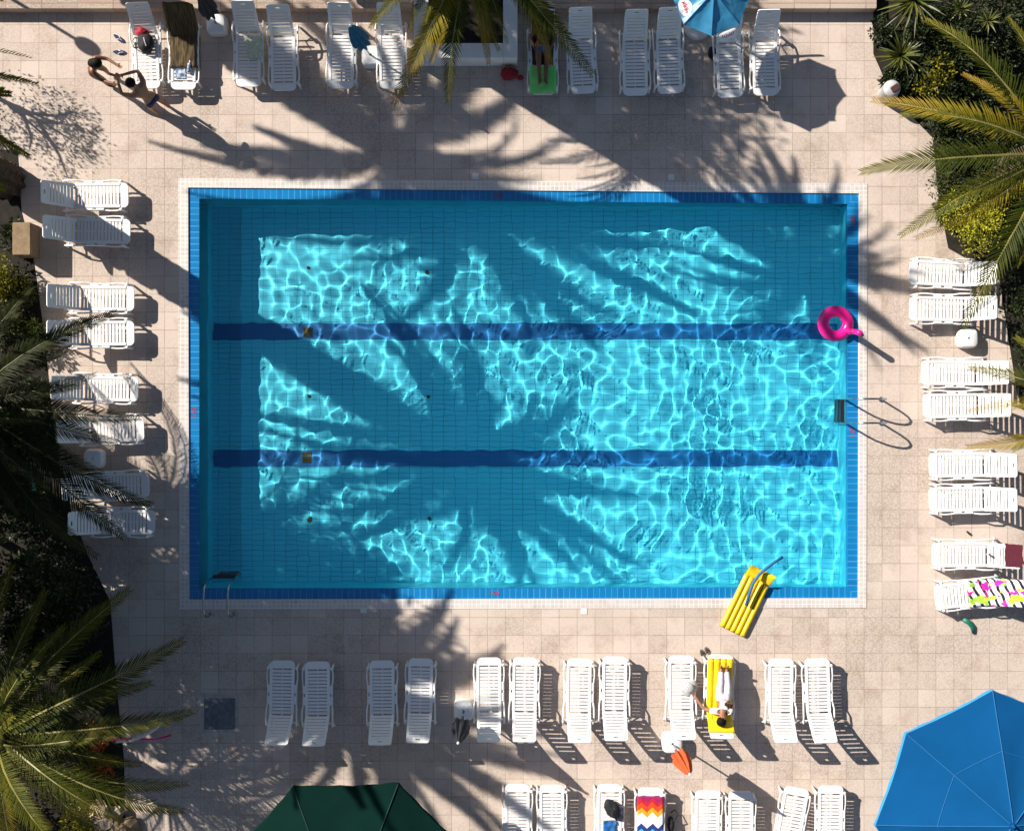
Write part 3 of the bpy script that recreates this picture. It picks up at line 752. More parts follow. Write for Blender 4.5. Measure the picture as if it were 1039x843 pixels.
# ------------------------------------------------------------------ parasols
def open_parasol(name, c, Rr, zr, za, n, m, seam, label, cat, rot0, base=True, flap=.12, trimm=None, tier=.0, lean=(0, 0)):
    t = empty(name, (c.x, c.y, 0), 0, label, cat)
    ox, oy = lean
    mb = MB(); K = 10
    def pt(i, f):  # i may be fractional panel index; f 0..1 radius
        a0 = rot0 + 2 * PI * math.floor(i) / n; a1 = a0 + 2 * PI / n; q = i - math.floor(i)
        sag = math.sin(PI * q)
        p = Vector((math.cos(a0), math.sin(a0), 0)).lerp(Vector((math.cos(a1), math.sin(a1), 0)), q)
        z = za + (zr - za) * (f ** 1.12) - .035 * sag * f - .02 * sag * math.sin(PI * f)
        k = 1 - .02 * sag * f ** 4
        z += .014 * noise.noise(Vector((p.x * f * 5, p.y * f * 5, Rr * 3))) + .008 * noise.noise(Vector((p.x * f * 14, p.y * f * 14, Rr))) * min(1, 4 * f)
        return Vector((p.x * Rr * f * k + ox, p.y * Rr * f * k + oy, z))
    for i in range(n):
        mb.grid(lambda u, v, i=i: pt(i + min(u, .9999), .015 + .985 * v), 14, 20, 0)
        if flap > 0:
            def fl_(u, v, i=i):
                p = pt(i + min(u, .9999), 1.0); d = Vector((p.x - ox, p.y - oy, 0)).normalized()
                return p + d * (.012 + .01 * math.sin(u * 25 + i)) * v + Vector((0, 0, -flap * v * (1 + .15 * math.sin(u * PI * 4))))
            mb.grid(fl_, 16, 2, 1 if trimm else 0)
    o = mb.build('canopy', [m, trimm or m], t, smooth=False)
    o.data.polygons.foreach_set('use_smooth', [True] * len(o.data.polygons))
    b = bmesh.new(); b.from_mesh(o.data)
    b.to_mesh(o.data); b.free()
    # seams
    sm = MB()
    for i in range(n):
        sm.tube([pt(i, f) + Vector((0, 0, .006)) for f in (.03, .25, .5, .75, 1.0)], .011, 5)
        if tier > 0: sm.tube([pt(i + q * .9999, tier) + Vector((0, 0, .004)) for q in (0, .25, .5, .75, 1)], .006, 4)
    sm.build('seam', seam, o)
    for i in range(n):
        rb = MB(); rb.tube([pt(i, f) + Vector((0, 0, -.03)) for f in (.03, .5, .98)], .011, 5); rb.build('rib', M['alu'], t)
    mb = MB(); mb.tube([(0, 0, .05), (ox, oy, za - .02)], .024, 10); mb.build('pole', M['alu'], t, smooth=True)
    mb = MB(); mb.lathe([(.05, 0), (.045, .03), (.02, .05), (.018, .09)], 12, (ox, oy, za - .012)); mb.build('finial', m, t, smooth=True)
    if base:
        mb = MB(); mb.lathe([(.32, 0), (.32, .05), (.28, .08), (.05, .11), (.035, .3)], 20); mb.build('base', M['offwhite'], t)
    return t, pt
# big blue, lower right: rim seen around (1016,826), R 128 px
zr = 2.25; kk = (H - zr) / H
c = W(1016, 828, zr); open_parasol('parasol', Vector((c.x, c.y, 0)), 128 / PX * kk, zr, 2.85, 8, M['bluecanvas'], M['seam'], 'large octagonal blue parasol over the lower right corner', 'parasol', R(90 + 4.0), tier=.55, trimm=M['bluetrim'], flap=.09)
c = W(354, 925, zr); open_parasol('parasol', Vector((c.x, c.y, 0)), 139 / PX * kk, zr, 2.95, 8, M['greencanvas'], M['greenseam'], 'dark green octagonal parasol cut by the bottom edge of the picture', 'parasol', R(90 - 22.5 + 1.5), flap=.10, trimm=M['greencanvas'])
zr = 1.92; kk = (H - zr) / H
c = W(722, -3, zr)
ub, ptf = open_parasol('beach_umbrella', Vector((c.x, c.y, 0)), 40 / PX * kk, zr, 2.22, 8, M['bluecanvas2'], M['seam'], 'small bright blue beach umbrella with white printed patches at the top edge', 'umbrella', R(-90), flap=.0)
# white printed patches on alternate panels: follow the canopy; lettering as small red strokes
M['patch'] = mat('white_print', (.78, .80, .80), .6)
can = [o for o in ub.children if o.name.startswith('canopy')][0]
def patch(i, f0, f1, u0, u1):
    mb = MB()
    def fn(u, v):
        a = 2 * PI * u; r = v; uu = (u0 + u1) / 2 + (u1 - u0) / 2 * r * math.cos(a); ff = (f0 + f1) / 2 + (f1 - f0) / 2 * r * math.sin(a)
        return ptf(i + uu, ff) + Vector((0, 0, .006))
    mb.grid(fn, 24, 4); p_ = mb.build('printed_patch', M['patch'], can)
    mb = MB()
    for k in range(7):
        uu = u0 + (u1 - u0) * (.2 + .6 * k / 6); d = (u1 - u0) * .03; f = (f0 + f1) / 2
        a_, b_ = f - (f1 - f0) * (.12 + .05 * (k % 3)), f + (f1 - f0) * (.10 + .05 * ((k + 1) % 2))
        mb.add([ptf(i + uu - d, a_) + Vector((0, 0, .011)), ptf(i + uu + d, a_) + Vector((0, 0, .011)), ptf(i + uu + d, b_) + Vector((0, 0, .011)), ptf(i + uu - d, b_) + Vector((0, 0, .011))], [(0, 1, 2, 3)])
        if k % 2 == 0:
            mb.add([ptf(i + uu - d, f + .02) + Vector((0, 0, .0115)), ptf(i + uu + d * 3, f + .02) + Vector((0, 0, .0115)), ptf(i + uu + d * 3, f - .01) + Vector((0, 0, .0115)), ptf(i + uu - d, f - .01) + Vector((0, 0, .0115))], [(0, 1, 2, 3)])
    mb.build('lettering', M['redmark'], p_)
patch(6, .62, .97, .15, .85); patch(2, .62, .97, .15, .85); patch(4, .62, .97, .15, .85)
# hanging white flap with red lettering on the lower right rim
mb = MB(); P0 = ptf(0 + .25, 1.0); P1 = ptf(0 + .85, 1.0); dn = (P0 + P1); dn.z = 0; dn.normalize()
mb.grid(lambda u, v: P0.lerp(P1, u) + dn * (.015 + .17 * v * (1 - .25 * (2 * u - 1) ** 2)) + Vector((0, 0, -.02 - .12 * v * v)), 12, 6)
fo = mb.build('valance', M['patch'], can); fo.modifiers.new('thickness', 'SOLIDIFY').thickness = .006
mb = MB()
for k in range(7):
    u = .18 + .64 * k / 6
    q = lambda uu, v: P0.lerp(P1, uu) + dn * (.015 + .17 * v * (1 - .25 * (2 * uu - 1) ** 2)) + Vector((0, 0, -.02 - .12 * v * v + .006))
    v0 = .30 + .06 * (k % 2); v1 = .66 + .07 * ((k + 1) % 3 == 0)
    mb.add([q(u - .022, v0), q(u + .022, v0), q(u + .022, v1), q(u - .022, v1)], [(0, 1, 2, 3)])
mb.build('lettering', M['redmark'], fo)

def base_mesh(mb, s=.225, h=.30):
    n = 20; 
    for k0 in (0,):
        pts = []
        for k in range(n):
            a = 2 * PI * k / n; ca, sa = math.cos(a), math.sin(a)
            pts.append((abs(ca) ** .5 * math.copysign(1, ca), abs(sa) ** .5 * math.copysign(1, sa)))
        vs = []; prof_ = [(1.0, 0.002), (1.02, .05), (1.0, h * .7), (.93, h * .92), (.80, h), (.2, h + .008), (.10, h + .008), (.10, h - .06)]
        for r, z in prof_: vs += [(x * s * r, y * s * r, z) for x, y in pts]
        fs = [(i * n + k, i * n + (k + 1) % n, i * n + n + (k + 1) % n, i * n + n + k) for i in range(len(prof_) - 1) for k in range(n)]
        fs.append(tuple(range(n - 1, -1, -1))); fs.append(tuple(range((len(prof_) - 1) * n, len(prof_) * n)))
        mb.add(vs, fs)
def closed_parasol(px, py, m, label, lean=(0, 0), tip=2.1, low=1.0, fat=.17, rz=0):
    p = W(px, py); t = empty('closed_parasol', p, rz, label, 'closed parasol', 'closed parasols on white bases')
    mb = MB(); base_mesh(mb); mb.build('base', M['white'], t, smooth=True)
    f = lambda z: Vector((lean[0] * z, lean[1] * z, z))
    mb = MB(); mb.tube([f(.22), f(tip - .05)], .019, 10); mb.build('pole', M['alu'], t, smooth=True)
    mb = MB(); n = 48
    profc = [(.5, low), (.95, low + .05), (1.0, low + .2), (.92, low + .45), (.62, tip - .3), (.32, tip - .1), (.12, tip)]
    vs = []
    for r, z in profc:
        for k in range(n):
            a = 2 * PI * k / n
            q = r * fat * (1 + .24 * math.cos(8 * a + z * 1.2) * min(1, r * 1.3)) * (1 + .1 * noise.noise(Vector((math.cos(a) * 2, math.sin(a) * 2, z * 3 + px))))
            vs.append(f(z) + Vector((q * math.cos(a), q * math.sin(a), 0)))
    fs = [(i * n + k, i * n + (k + 1) % n, i * n + n + (k + 1) % n, i * n + n + k) for i in range(len(profc) - 1) for k in range(n)]
    fs.append(tuple(range(n - 1, -1, -1))); fs.append(tuple(range((len(profc) - 1) * n, len(profc) * n)))
    mb.add(vs, fs); mb.build('folded_canopy', m, t)
    mb = MB(); mb.lathe([(.02, 0), (.03, .02), (.028, .06), (.008, .085)], 10, f(tip - .01)); mb.build('finial', M['white'], t, smooth=True)
closed_parasol(378, 60, M['tealcanvas'], 'closed teal parasol between two loungers of the top row', lean=(-.10, .03))
closed_parasol(222, 28, M['blackcanvas'], 'closed black parasol at the top ledge beside the reed mat', lean=(.06, 0))
closed_parasol(471, 718, M['blackcanvas'], 'closed black parasol standing in the row below the pool', lean=(-.02, -.10))
closed_parasol(681, 751, M['orange'], 'closed orange parasol at the head of the lounger with the grey hat', lean=(.05, -.06))
for px, py, lab in ((979, 344, 'lone white plastic parasol base right of the pool, without a parasol'), (98, 465, 'white plastic parasol base among the left loungers, half under a dark frond')):
    mb = MB(); base_mesh(mb, .215, .27); o = mb.build('umbrella_stand', M['white'], smooth=True, loc=W(px, py)); tag(o, lab, 'umbrella stand')

# ------------------------------------------------------------------ bin, blocks, lamp, odds and ends
p = W(897, 97); t = empty('litter_bin', p, 0, 'round white litter bin with a brown opening beside the right garden', 'litter bin')
t.scale = (.9, .9, .72)
mb = MB(); mb.lathe([(.17, .0), (.19, .05), (.205, .68), (.215, .70), (.215, .73)], 24); mb.build('bin_body', M['offgrey'], t, smooth=True)
mb = MB(); mb.lathe([(.218, .732), (.21, .80), (.16, .87), (.08, .90), (.01, .905)], 24); mb.build('bin_lid', M['offgrey'], t, smooth=True)
M['brown'] = mat('brown_plastic', (.07, .03, .022), .6, .3, 8)
mb = MB(); mb.box((.05, -.01, .885), (.22, .15, .06), Matrix.Rotation(R(35), 3, 'Z'), bev=.02); mb.build('bin_opening', M['brown'], t)
a = W(17, 262); b = W(36, 227)
mb = MB(); mb.box((W(32, 0).x, W(0, 246).y, .28), (.40, .72, .56), bev=.02); mb.build('stone_block', M['tan']); tag(bpy.context.scene.objects['stone_block'], 'tan square stone block beside the second lounger of the left column', 'stone block')
lp = W(-80, -56); t = empty('lamp_post', lp, 0, 'thin garden lamp post whose shadow points at the woman at the upper left', 'lamp post')
mb = MB(); mb.tube([(0, 0, 0), (0, 0, 2.75)], [.05, .035], 10); mb.build('post', M['rubber'], t)
mb = MB(); mb.ball((0, 0, 2.86), (.17, .17, .20), 16); mb.build('globe', M['lampglass'], t, smooth=True)

def on(L, u, y, lift=.02):
    x, z = prof(L['a'], u, lift); return L['M'] @ Vector((x, y, z))
def rotof(L): return L['M'].to_euler().z
def lump(mb, c, r, seed, amp=.25, n=14, mi=0, rot=None):
    o0 = len(mb.v); mb.ball(c, r, n, mi, rot); c = Vector(c)
    for i in range(o0, len(mb.v)):
        d = Vector(mb.v[i]) - c; k = 1 + amp * noise.noise(d.normalized() * 1.7 + Vector((seed, 0, 0))); mb.v[i] = tuple(c + d * k)
# backpack and cap
L = rec['T1']
p = on(L, .98, -.02, .0); t = empty('backpack', p, 0, 'black backpack with straps lying on the leftmost top lounger', 'backpack')
mb = MB(); lump(mb, (0, 0, .11), (.20, .22, .12), 3, .22, 18); mb.build('bag_body', M['dark'], t, smooth=True)
mb = MB(); lump(mb, (.02, -.16, .07), (.12, .07, .06), 5, .2, 12); mb.build('front_pocket', M['dark'], t, smooth=True)
for s in (-1, 1):
    mb = MB(); mb.tube([(-.12, .1 * s, .12), (-.24, .11 * s, .12), (-.30, .06 * s, .05), (-.26, .0, .03)], .016, 6, flat=.5); mb.build('strap', M['dark'], t)
mb = MB(); mb.tube([(.0, .08, .235), (.02, .0, .24), (.05, -.1, .22)], .009, 6); mb.build('zip', M['offwhite'], t)
p = on(L, 1.24, .06, .02); t = empty('cap', p, R(20), 'crumpled red cap lying next to the black backpack', 'cap')
mb = MB(); lump(mb, (0, 0, .05), (.13, .11, .09), 8, .3, 16); mb.build('crown', M['red'], t, smooth=True)
mb = MB(); mb.prism([(.08, -.09), (.16, -.06), (.19, 0), (.16, .06), (.08, .09)], .02, .032); mb.build('peak', M['red'], t)
# flip-flops
def sandal(px, py, rz, label, m, L=.27, grp=None):
    p = W(px, py); t = empty('flip_flop', p, rz, label, 'flip flop', grp)
    pts = []
    for k in range(20):
        a = 2 * PI * k / 20; x = math.cos(a) * L / 2; wd = .048 + .010 * math.cos(a); pts.append((x, math.sin(a) * wd))
    mb = MB(); mb.prism(pts, .001, .022); mb.build('sole', m, t)
    mb = MB(); mb.tube([(L * .30, 0, .024), (.02, .02, .06), (-.03, .045, .024)], .008, 6); mb.tube([(L * .30, 0, .024), (.02, -.02, .06), (-.03, -.045, .024)], .008, 6); mb.build('strap', M['offwhite'] if m is M['navy'] else M['dark'], t)
g_ = 'flip flops by the leftmost top lounger'
M['navyfoam'] = mat('navy_foam', (.015, .035, .06), .6); M['greyfoam'] = mat('grey_foam', (.16, .12, .10), .7)
sandal(121, 39.5, R(-35), 'dark blue flip flop lying askew nearest the ledge by the top left lounger', M['navy'], .30, g_)
sandal(121.5, 53.5, R(-4), 'dark blue flip flop lying level just right of the woman by the top left lounger', M['navy'], .30, g_)
g_ = 'sandals by the yellow covered lounger'
sandal(712.5, 662.5, R(110), 'left grey sandal at the foot of the yellow covered lounger', M['greyfoam'], .19, g_)
sandal(717.5, 660, R(115), 'right grey sandal at the foot of the yellow covered lounger', M['greyfoam'], .19, g_)
# bottles and cloth on the reed-mat lounger foot
L = rec['T2']
p = on(L, .32, -.10); mb = MB()
for i, (dx, dy) in enumerate(((0, 0), (.09, .05))): pass
def bottle(p, rz, label, m, tall=.20):
    t = empty('bottle', p, rz, label, 'bottle')
    mb = MB(); rt = Matrix.Rotation(PI / 2, 3, 'Y'); o0 = 0
    mb.lathe([(.034, 0), (.038, .01), (.038, tall * .7), (.016, tall * .85), (.016, tall * .92)], 14); mb.v = [tuple(rt @ Vector(v) + Vector((0, 0, .04))) for v in mb.v]; mb.build('bottle_body', m, t, smooth=True)
    mb = MB(); mb.lathe([(.019, tall * .922), (.019, tall * 1.0)], 12); mb.v = [tuple(rt @ Vector(v) + Vector((0, 0, .04))) for v in mb.v]; mb.build('cap', M['white'], t)
bottle(on(L, .36, -.12), R(80), 'blue plastic bottle lying at the foot of the reed mat lounger', M['bluewhite'], .26)
mb = MB(); mb.grid(lambda u, v: on(L, .24 + .22 * v, -.05 + .22 * u, .012 + .02 * noise.noise(Vector((u * 3, v * 3, 1)))), 8, 8)
o = mb.build('magazine', M['bluewhite']); o.modifiers.new('thickness', 'SOLIDIFY').thickness = .012; tag(o, 'blue and white printed paper lying at the foot of the reed mat lounger', 'magazine')
M['yelloworange'] = mat('yellow_orange_cloth', (.75, .33, .03), .85, .6, 9, c2=(.8, .62, .25), bump=.3)
mb = MB(); mb.grid(lambda u, v: on(L, .46 + .28 * v, -.24 + .26 * u + .06 * v, .03 + .035 * noise.noise(Vector((u * 4, v * 4, 1)))), 12, 12)
o = mb.build('scarf', M['yelloworange'], smooth=True); o.modifiers.new('thickness', 'SOLIDIFY').thickness = .01; tag(o, 'orange and yellow scarf peeking out from under the reed mat', 'scarf')
# red bag by the planter
p = W(518, 76); t = empty('flower_bag', p, 0, 'crimson beach bag lying on the shaded paving at the planter corner', 'beach bag')
mb = MB(); lump(mb, (-.03, 0, .10), (.20, .15, .11), 12, .35, 18); mb.build('bag_body', M['red'], t, smooth=True)
mb = MB(); mb.tube([(-.15, .06, .16), (-.10, .14, .2), (.03, .16, .2), (.10, .08, .16)], .014, 6); mb.build('handle', M['leaf_sword'], t, smooth=True)
mb = MB(); lump(mb, (.22, -.08, .05), (.07, .06, .05), 15, .3, 12); mb.build('purse', M['red'], t, smooth=True)
# black bag left of the lounger under the umbrella
p = W(722, 56); t = empty('shoulder_bag', p, 0, 'small black shoulder bag on the paving under the bright blue umbrella', 'bag')
mb = MB(); lump(mb, (0, 0, .12), (.10, .16, .13), 21, .3, 16); mb.build('bag_body', M['dark'], t, smooth=True)
mb = MB(); mb.tube([(0, -.1, .2), (-.07, -.05, .27), (-.07, .05, .27), (0, .1, .2)], .012, 6); mb.build('strap', M['dark'], t)
# things on the lowest row
L = rec['C3']
p = on(L, .52, .06, 0); t = empty('tote_bag', p, R(-60), 'slumped black bag on a lounger of the lowest row', 'bag')
mb = MB(); lump(mb, (0, 0, .09), (.24, .15, .11), 31, .3, 18); mb.build('bag_body', M['dark'], t, smooth=True)
mb = MB(); mb.tube([(.12, .08, .14), (.25, .13, .13), (.33, .05, .05), (.26, -.05, .06), (.14, -.06, .14)], .014, 6); mb.build('strap', M['dark'], t)
M['bluecloth'] = mat('blue_cloth', (.01, .14, .42), .85, .4, 8, bump=.3)
mb = MB(); mb.grid(lambda u, v: on(L, .80 + .30 * v, -.14 + .30 * u, .03 + .05 * noise.noise(Vector((u * 3, v * 3, 5)))), 12, 12)
o = mb.build('shorts', M['bluecloth'], smooth=True); o.modifiers.new('thickness', 'SOLIDIFY').thickness = .015; tag(o, 'blue cloth shorts lying beside the black bag in the lowest row', 'shorts')
M['lilac'] = mat('lilac_cloth', (.45, .42, .55), .85, .3, 8, bump=.3)
mb = MB(); mb.grid(lambda u, v: on(L, .50 + .26 * v, .12 + .18 * u, .03 + .05 * noise.noise(Vector((u * 3, v * 3, 9)))), 12, 12)
o = mb.build('shirt', M['lilac'], smooth=True); o.modifiers.new('thickness', 'SOLIDIFY').thickness = .012; tag(o, 'folded lilac shirt right of the black bag in the lowest row', 'shirt')
p = W(680, 834); t = empty('handbag', p, 0, 'black handbag standing right of the zigzag towel lounger', 'handbag')
mb = MB(); lump(mb, (0, 0, .12), (.08, .19, .13), 41, .2, 16); mb.build('bag_body', M['dark'], t, smooth=True)
mb = MB(); mb.tube([(0, .08, .2), (.1, .14, .22), (.16, .22, .1), (.1, .3, .04), (.0, .24, .06)], .014, 6); mb.build('strap', M['dark'], t)
# snorkel-like green item under the striped towel lounger
mb = MB(); mb.tube([W(977, 628, .05), W(983, 631, .07), W(987, 636, .05), W(988, 642, .03)], [.05, .055, .06, .045], 10, flat=.5); o = mb.build('swim_fin', M['teal'], smooth=True); tag(o, 'dark green rubber fin on the paving under the striped towel lounger', 'swim fin')
# pen-like dark item
mb = MB(); mb.tube([W(981, 539, .02), W(984.5, 542, .02)], [.02, .028], 8); o = mb.build('hair_clip', M['rubber']); tag(o, 'small dark clip on the sunny paving above the maroon towel lounger', 'clip')
mb = MB(); mb.tube([on(rec['R7'], 1.26, .02, .03), on(rec['R7'], 1.38, -.05, .03)], [.02, .028], 8); o = mb.build('sunglasses', M['rubber']); tag(o, 'small dark glasses case on the lounger with the maroon towel', 'glasses case')
# pink rolled umbrella and white hose by the left palms
t = empty('rolled_umbrella', W(92, 747), 0, 'pink rolled beach umbrella leaning over the lower left palms', 'rolled umbrella')
q0 = W(90, 747, .95); q1 = W(122, 749, .75); q2 = W(157, 750, .35)
inv = -t.location
mb = MB(); mb.tube([q0 + inv, q0.lerp(q1, .1) + inv, q0.lerp(q1, .9) + inv, q1 + inv], [.035, .075, .06, .03], 12); mb.build('rolled_canopy', M['pink'], t, smooth=True)
mb = MB(); mb.tube([q1.lerp(q0, .1) + inv, q2 + inv, Vector((q2.x + .25, q2.y, 0)) + inv], .022, 8); mb.build('pole', M['pink'], t, smooth=True)
mb = MB(); mb.tube([W(118, 752, .60), W(132, 751, .62), W(146, 746, .6), W(158, 739, .55), W(164, 733, .3), W(164, 731, 0)], .035, 10); o = mb.build('bent_pipe', M['offwhite'], smooth=True); tag(o, 'white bent pipe beside the pink rolled umbrella at lower left', 'pipe')
mb = MB(); mb.tube([W(30, 468, 1.6), W(31, 475, 1.65), W(32, 484, 1.62), W(34, 492, 1.5), W(33, 500, .9), W(30, 505, .0)], .022, 8); o = mb.build('garden_hose', mat('turquoise_hose', (.03, .35, .28), .4), smooth=True); tag(o, 'turquoise garden hose hanging among the left palm fronds', 'hose')
for px, py, s, lab in ((108, 826, .42, 'pale boulder in the lower left corner bed'), (122, 842, .48, 'brown boulder beside the pale one in the lower left bed')):
    mb = MB(); lump(mb, (0, 0, .12), (s, s * .8, .28), px, .5, 20); o = mb.build('boulder', M['rock'] if px < 115 else M['tan'], smooth=False, loc=W(px, py)); tag(o, lab, 'boulder')

# ------------------------------------------------------------------ people
def skin_mesh(name, J, E, root, m, parent=None, sub=2, extra=None):
    b = bmesh.new(); lay = b.verts.layers.skin.verify(); idx = {}
    for k, (p, r) in J.items():
        v = b.verts.new(p); v[lay].radius = (r, r) if not isinstance(r, tuple) else r; v[lay].use_root = (k == root); idx[k] = v
    for a, c in E: b.edges.new((idx[a], idx[c]))
    me = bpy.data.meshes.new(name); b.to_mesh(me); b.free()
    o = bpy.data.objects.new(name, me); col.objects.link(o)
    s = o.modifiers.new('skin', 'SKIN'); s.use_smooth_shade = True
    ss = o.modifiers.new('sub', 'SUBSURF'); ss.levels = sub; ss.render_levels = sub
    dg = bpy.context.evaluated_depsgraph_get(); dg.update()
    me2 = bpy.data.meshes.new_from_object(o.evaluated_get(dg)); bpy.data.objects.remove(o)
    mb = MB(); mb.v = [tuple(v.co) for v in me2.vertices]; mb.f = [tuple(p.vertices) for p in me2.polygons]; mb.mi = [0] * len(mb.f)
    if extra: extra(mb)
    ob = mb.build(name, m, parent, smooth=True); return ob
def hand(J, E, wrist, tipdir, side, tag_):
    """palm + five fingers from a wrist joint"""
    w_ = J[wrist][0]; d = tipdir.normalized(); s = side.normalized(); nrm = d.cross(s)
    J[tag_ + 'palm'] = (w_ + d * .065, (.036, .024)); E.append((wrist, tag_ + 'palm'))
    for i, (o, ln) in enumerate(((-.03, .07), (-.01, .082), (.01, .078), (.03, .062))):
        a = w_ + d * .10 + s * o; b = a + d * ln * .5 - nrm * .008; c = b + d * ln * .45 - nrm * .022
        J[f'{tag_}{i}a'] = (a, .010); J[f'{tag_}{i}b'] = (b, .009); J[f'{tag_}{i}c'] = (c, .008)
        E += [(tag_ + 'palm', f'{tag_}{i}a'), (f'{tag_}{i}a', f'{tag_}{i}b'), (f'{tag_}{i}b', f'{tag_}{i}c')]
    a = w_ + d * .04 - s * .045; b = a + d * .04 - s * .015
    J[tag_ + 'ta'] = (a, .012); J[tag_ + 'tb'] = (b, .010); E += [(tag_ + 'palm', tag_ + 'ta'), (tag_ + 'ta', tag_ + 'tb')]
def person(base, joints, skin, label, cat, face, hair_len, cloth, woman=False, scale=1.0):
    """joints: dict of joint positions relative to base"""
    t = empty('person', base, 0, label, cat)
    j = {k: Vector(v) for k, v in joints.items()}
    f = .90 if woman else 1.0
    rad = dict(pelvis=(.135, .105), belly=(.115 * f, .092), chest=(.145 * f, .105), neck=.055, head0=.075, head=.098, headtop=.075,
               shL=.068 * f, shR=.068 * f, elL=.043 * f, elR=.043 * f, wrL=.030, wrR=.030, hipL=.098, hipR=.098, knL=.060, knR=.060, caL=.052, caR=.052, anL=.038, anR=.038, toL=.030, toR=.030)
    hd = j['head']; nk = j['neck']; up = (hd - nk).normalized()
    j['head0'] = nk.lerp(hd, .55); j['headtop'] = hd + up * .075
    for s in 'LR':
        j['ca' + s] = j['kn' + s].lerp(j['an' + s], .35)
        if 'to' + s not in j: j['to' + s] = j['an' + s] + Vector(face).normalized() * .17 + Vector((0, 0, -.045))
    J = {k: (j[k], rad[k]) for k in rad}
    E = [('pelvis', 'belly'), ('belly', 'chest'), ('chest', 'neck'), ('neck', 'head0'), ('head0', 'head'), ('head', 'headtop')]
    for s in 'LR': E += [('chest', 'sh' + s), ('sh' + s, 'el' + s), ('el' + s, 'wr' + s), ('pelvis', 'hip' + s), ('hip' + s, 'kn' + s), ('kn' + s, 'ca' + s), ('ca' + s, 'an' + s), ('an' + s, 'to' + s)]
    for s in 'LR':
        d = (j['wr' + s] - j['el' + s]).normalized(); sd_ = d.cross(Vector((.2, .1, 1))).normalized(); hand(J, E, 'wr' + s, d, sd_, 'h' + s)
    fv = Vector(face).normalized(); fv = (fv - up * fv.dot(up)).normalized(); sv = up.cross(fv)
    def face_(mb):
        rt = Matrix((fv, sv, up)).transposed()
        mb.ball(hd + fv * .100 - up * .012, (.022, .014, .022), 8, 0, rt)
        for q in (-1, 1): mb.ball(hd + sv * q * .098 - up * .01, (.022, .012, .034), 8, 0, rt); mb.ball(hd + fv * .085 + sv * q * .033 + up * .012, (.014, .016, .010), 8, 0, rt)
        mb.ball(hd + fv * .090 - up * .052, (.014, .028, .010), 8, 0, rt)
    skin_mesh('body', J, E, 'pelvis', skin, t, 2, face_)
    # hair: shell over back and top of the head
    mb = MB(); rt = Matrix((fv, sv, up)).transposed()
    mb.ball(hd - fv * .018 + up * .032, (.112, .112, .105), 16, 0, rt)
    if hair_len > 0:
        p0 = hd - fv * .06; p1 = hd - fv * .11 - up * hair_len * .5; p2 = hd - fv * .10 - up * hair_len
        mb.tube([p0, p1, p2], [.10, .085, .035], 10, flat=.7)
    mb.build('hair', M['hair'], t, smooth=True)
    for nm, ks, ed, m_, grow in cloth:
        JJ = {}
        for k in ks:
            if isinstance(k, tuple): nmk, a_, b_, q, r = k; JJ[nmk] = (j[a_].lerp(j[b_], q), r)
            else:
                r = rad[k]; JJ[k] = (j[k], tuple(x + grow for x in r) if isinstance(r, tuple) else r + grow)
        skin_mesh(nm, JJ, ed, 'pelvis' if 'pelvis' in JJ else list(JJ)[0], m_, t, 2)
    return t
shorts = ('swim_trunks', ['pelvis', 'hipL', 'hipR', ('thL', 'hipL', 'knL', .45, .098), ('thR', 'hipR', 'knR', .45, .098), ('waist', 'pelvis', 'belly', .5, .13)], [('pelvis', 'hipL'), ('pelvis', 'hipR'), ('hipL', 'thL'), ('hipR', 'thR'), ('pelvis', 'waist')], M['navy'], .016)
# standing man: back to the pool, arms raised towards the woman; faces up-left
B0 = W(167, 113)
fx = Vector((-.80, .60, 0)).normalized(); sx_ = Vector((-fx.y, fx.x, 0))
def P(f, s, z): return fx * f + sx_ * s + Vector((0, 0, z))
man = dict(pelvis=P(.06, 0, .92), belly=P(.10, 0, 1.08), chest=P(.18, 0, 1.30), neck=P(.25, 0, 1.50), head=P(.31, 0, 1.62),
           shL=P(.19, .19, 1.42), shR=P(.19, -.19, 1.42), elL=P(.40, .30, 1.45), wrL=P(.58, .14, 1.52), elR=P(.40, -.30, 1.50), wrR=P(.54, -.06, 1.60),
           hipL=P(.05, .10, .86), hipR=P(.05, -.10, .86), knL=P(.10, .13, .48), knR=P(.02, -.13, .48), anL=P(.04, .14, .085), anR=P(-.08, -.14, .085))
person(B0, man, M['skin_tan'], 'tanned man in navy swim trunks standing at the leftmost top lounger, arms raised', 'person', fx, 0, [shorts])
# woman: standing, leaning forward with an arm stretched towards the man
B1 = W(113, 82); fx = Vector((.85, -.2, 0)).normalized(); sx_ = Vector((-fx.y, fx.x, 0))
bik = ('bikini_bottom', ['pelvis', 'hipL', 'hipR', ('waist', 'pelvis', 'belly', .3, .128)], [('pelvis', 'hipL'), ('pelvis', 'hipR'), ('pelvis', 'waist')], M['dark'], .012)
bra = ('bikini_top', ['chest', ('low', 'belly', 'chest', .62, .125)], [('chest', 'low')], M['dark'], .014)
wom = dict(pelvis=P(-.16, 0, .86), belly=P(-.10, 0, 1.02), chest=P(.04, 0, 1.20), neck=P(.13, 0, 1.37), head=P(.20, 0, 1.48),
           shL=P(.05, .16, 1.30), shR=P(.05, -.16, 1.30), elL=P(.28, .20, 1.22), wrL=P(.50, .12, 1.25), elR=P(.24, -.26, 1.12), wrR=P(.46, -.28, 1.16),
           hipL=P(-.15, .10, .80), hipR=P(-.15, -.10, .80), knL=P(-.02, .12, .46), knR=P(.02, -.12, .46), anL=P(-.06, .12, .085), anR=P(-.02, -.13, .085))
person(B1, wom, M['skin_dark'], 'deeply tanned woman with long dark hair reaching towards the man in trunks', 'person', fx, .34, [bik, bra], woman=True)
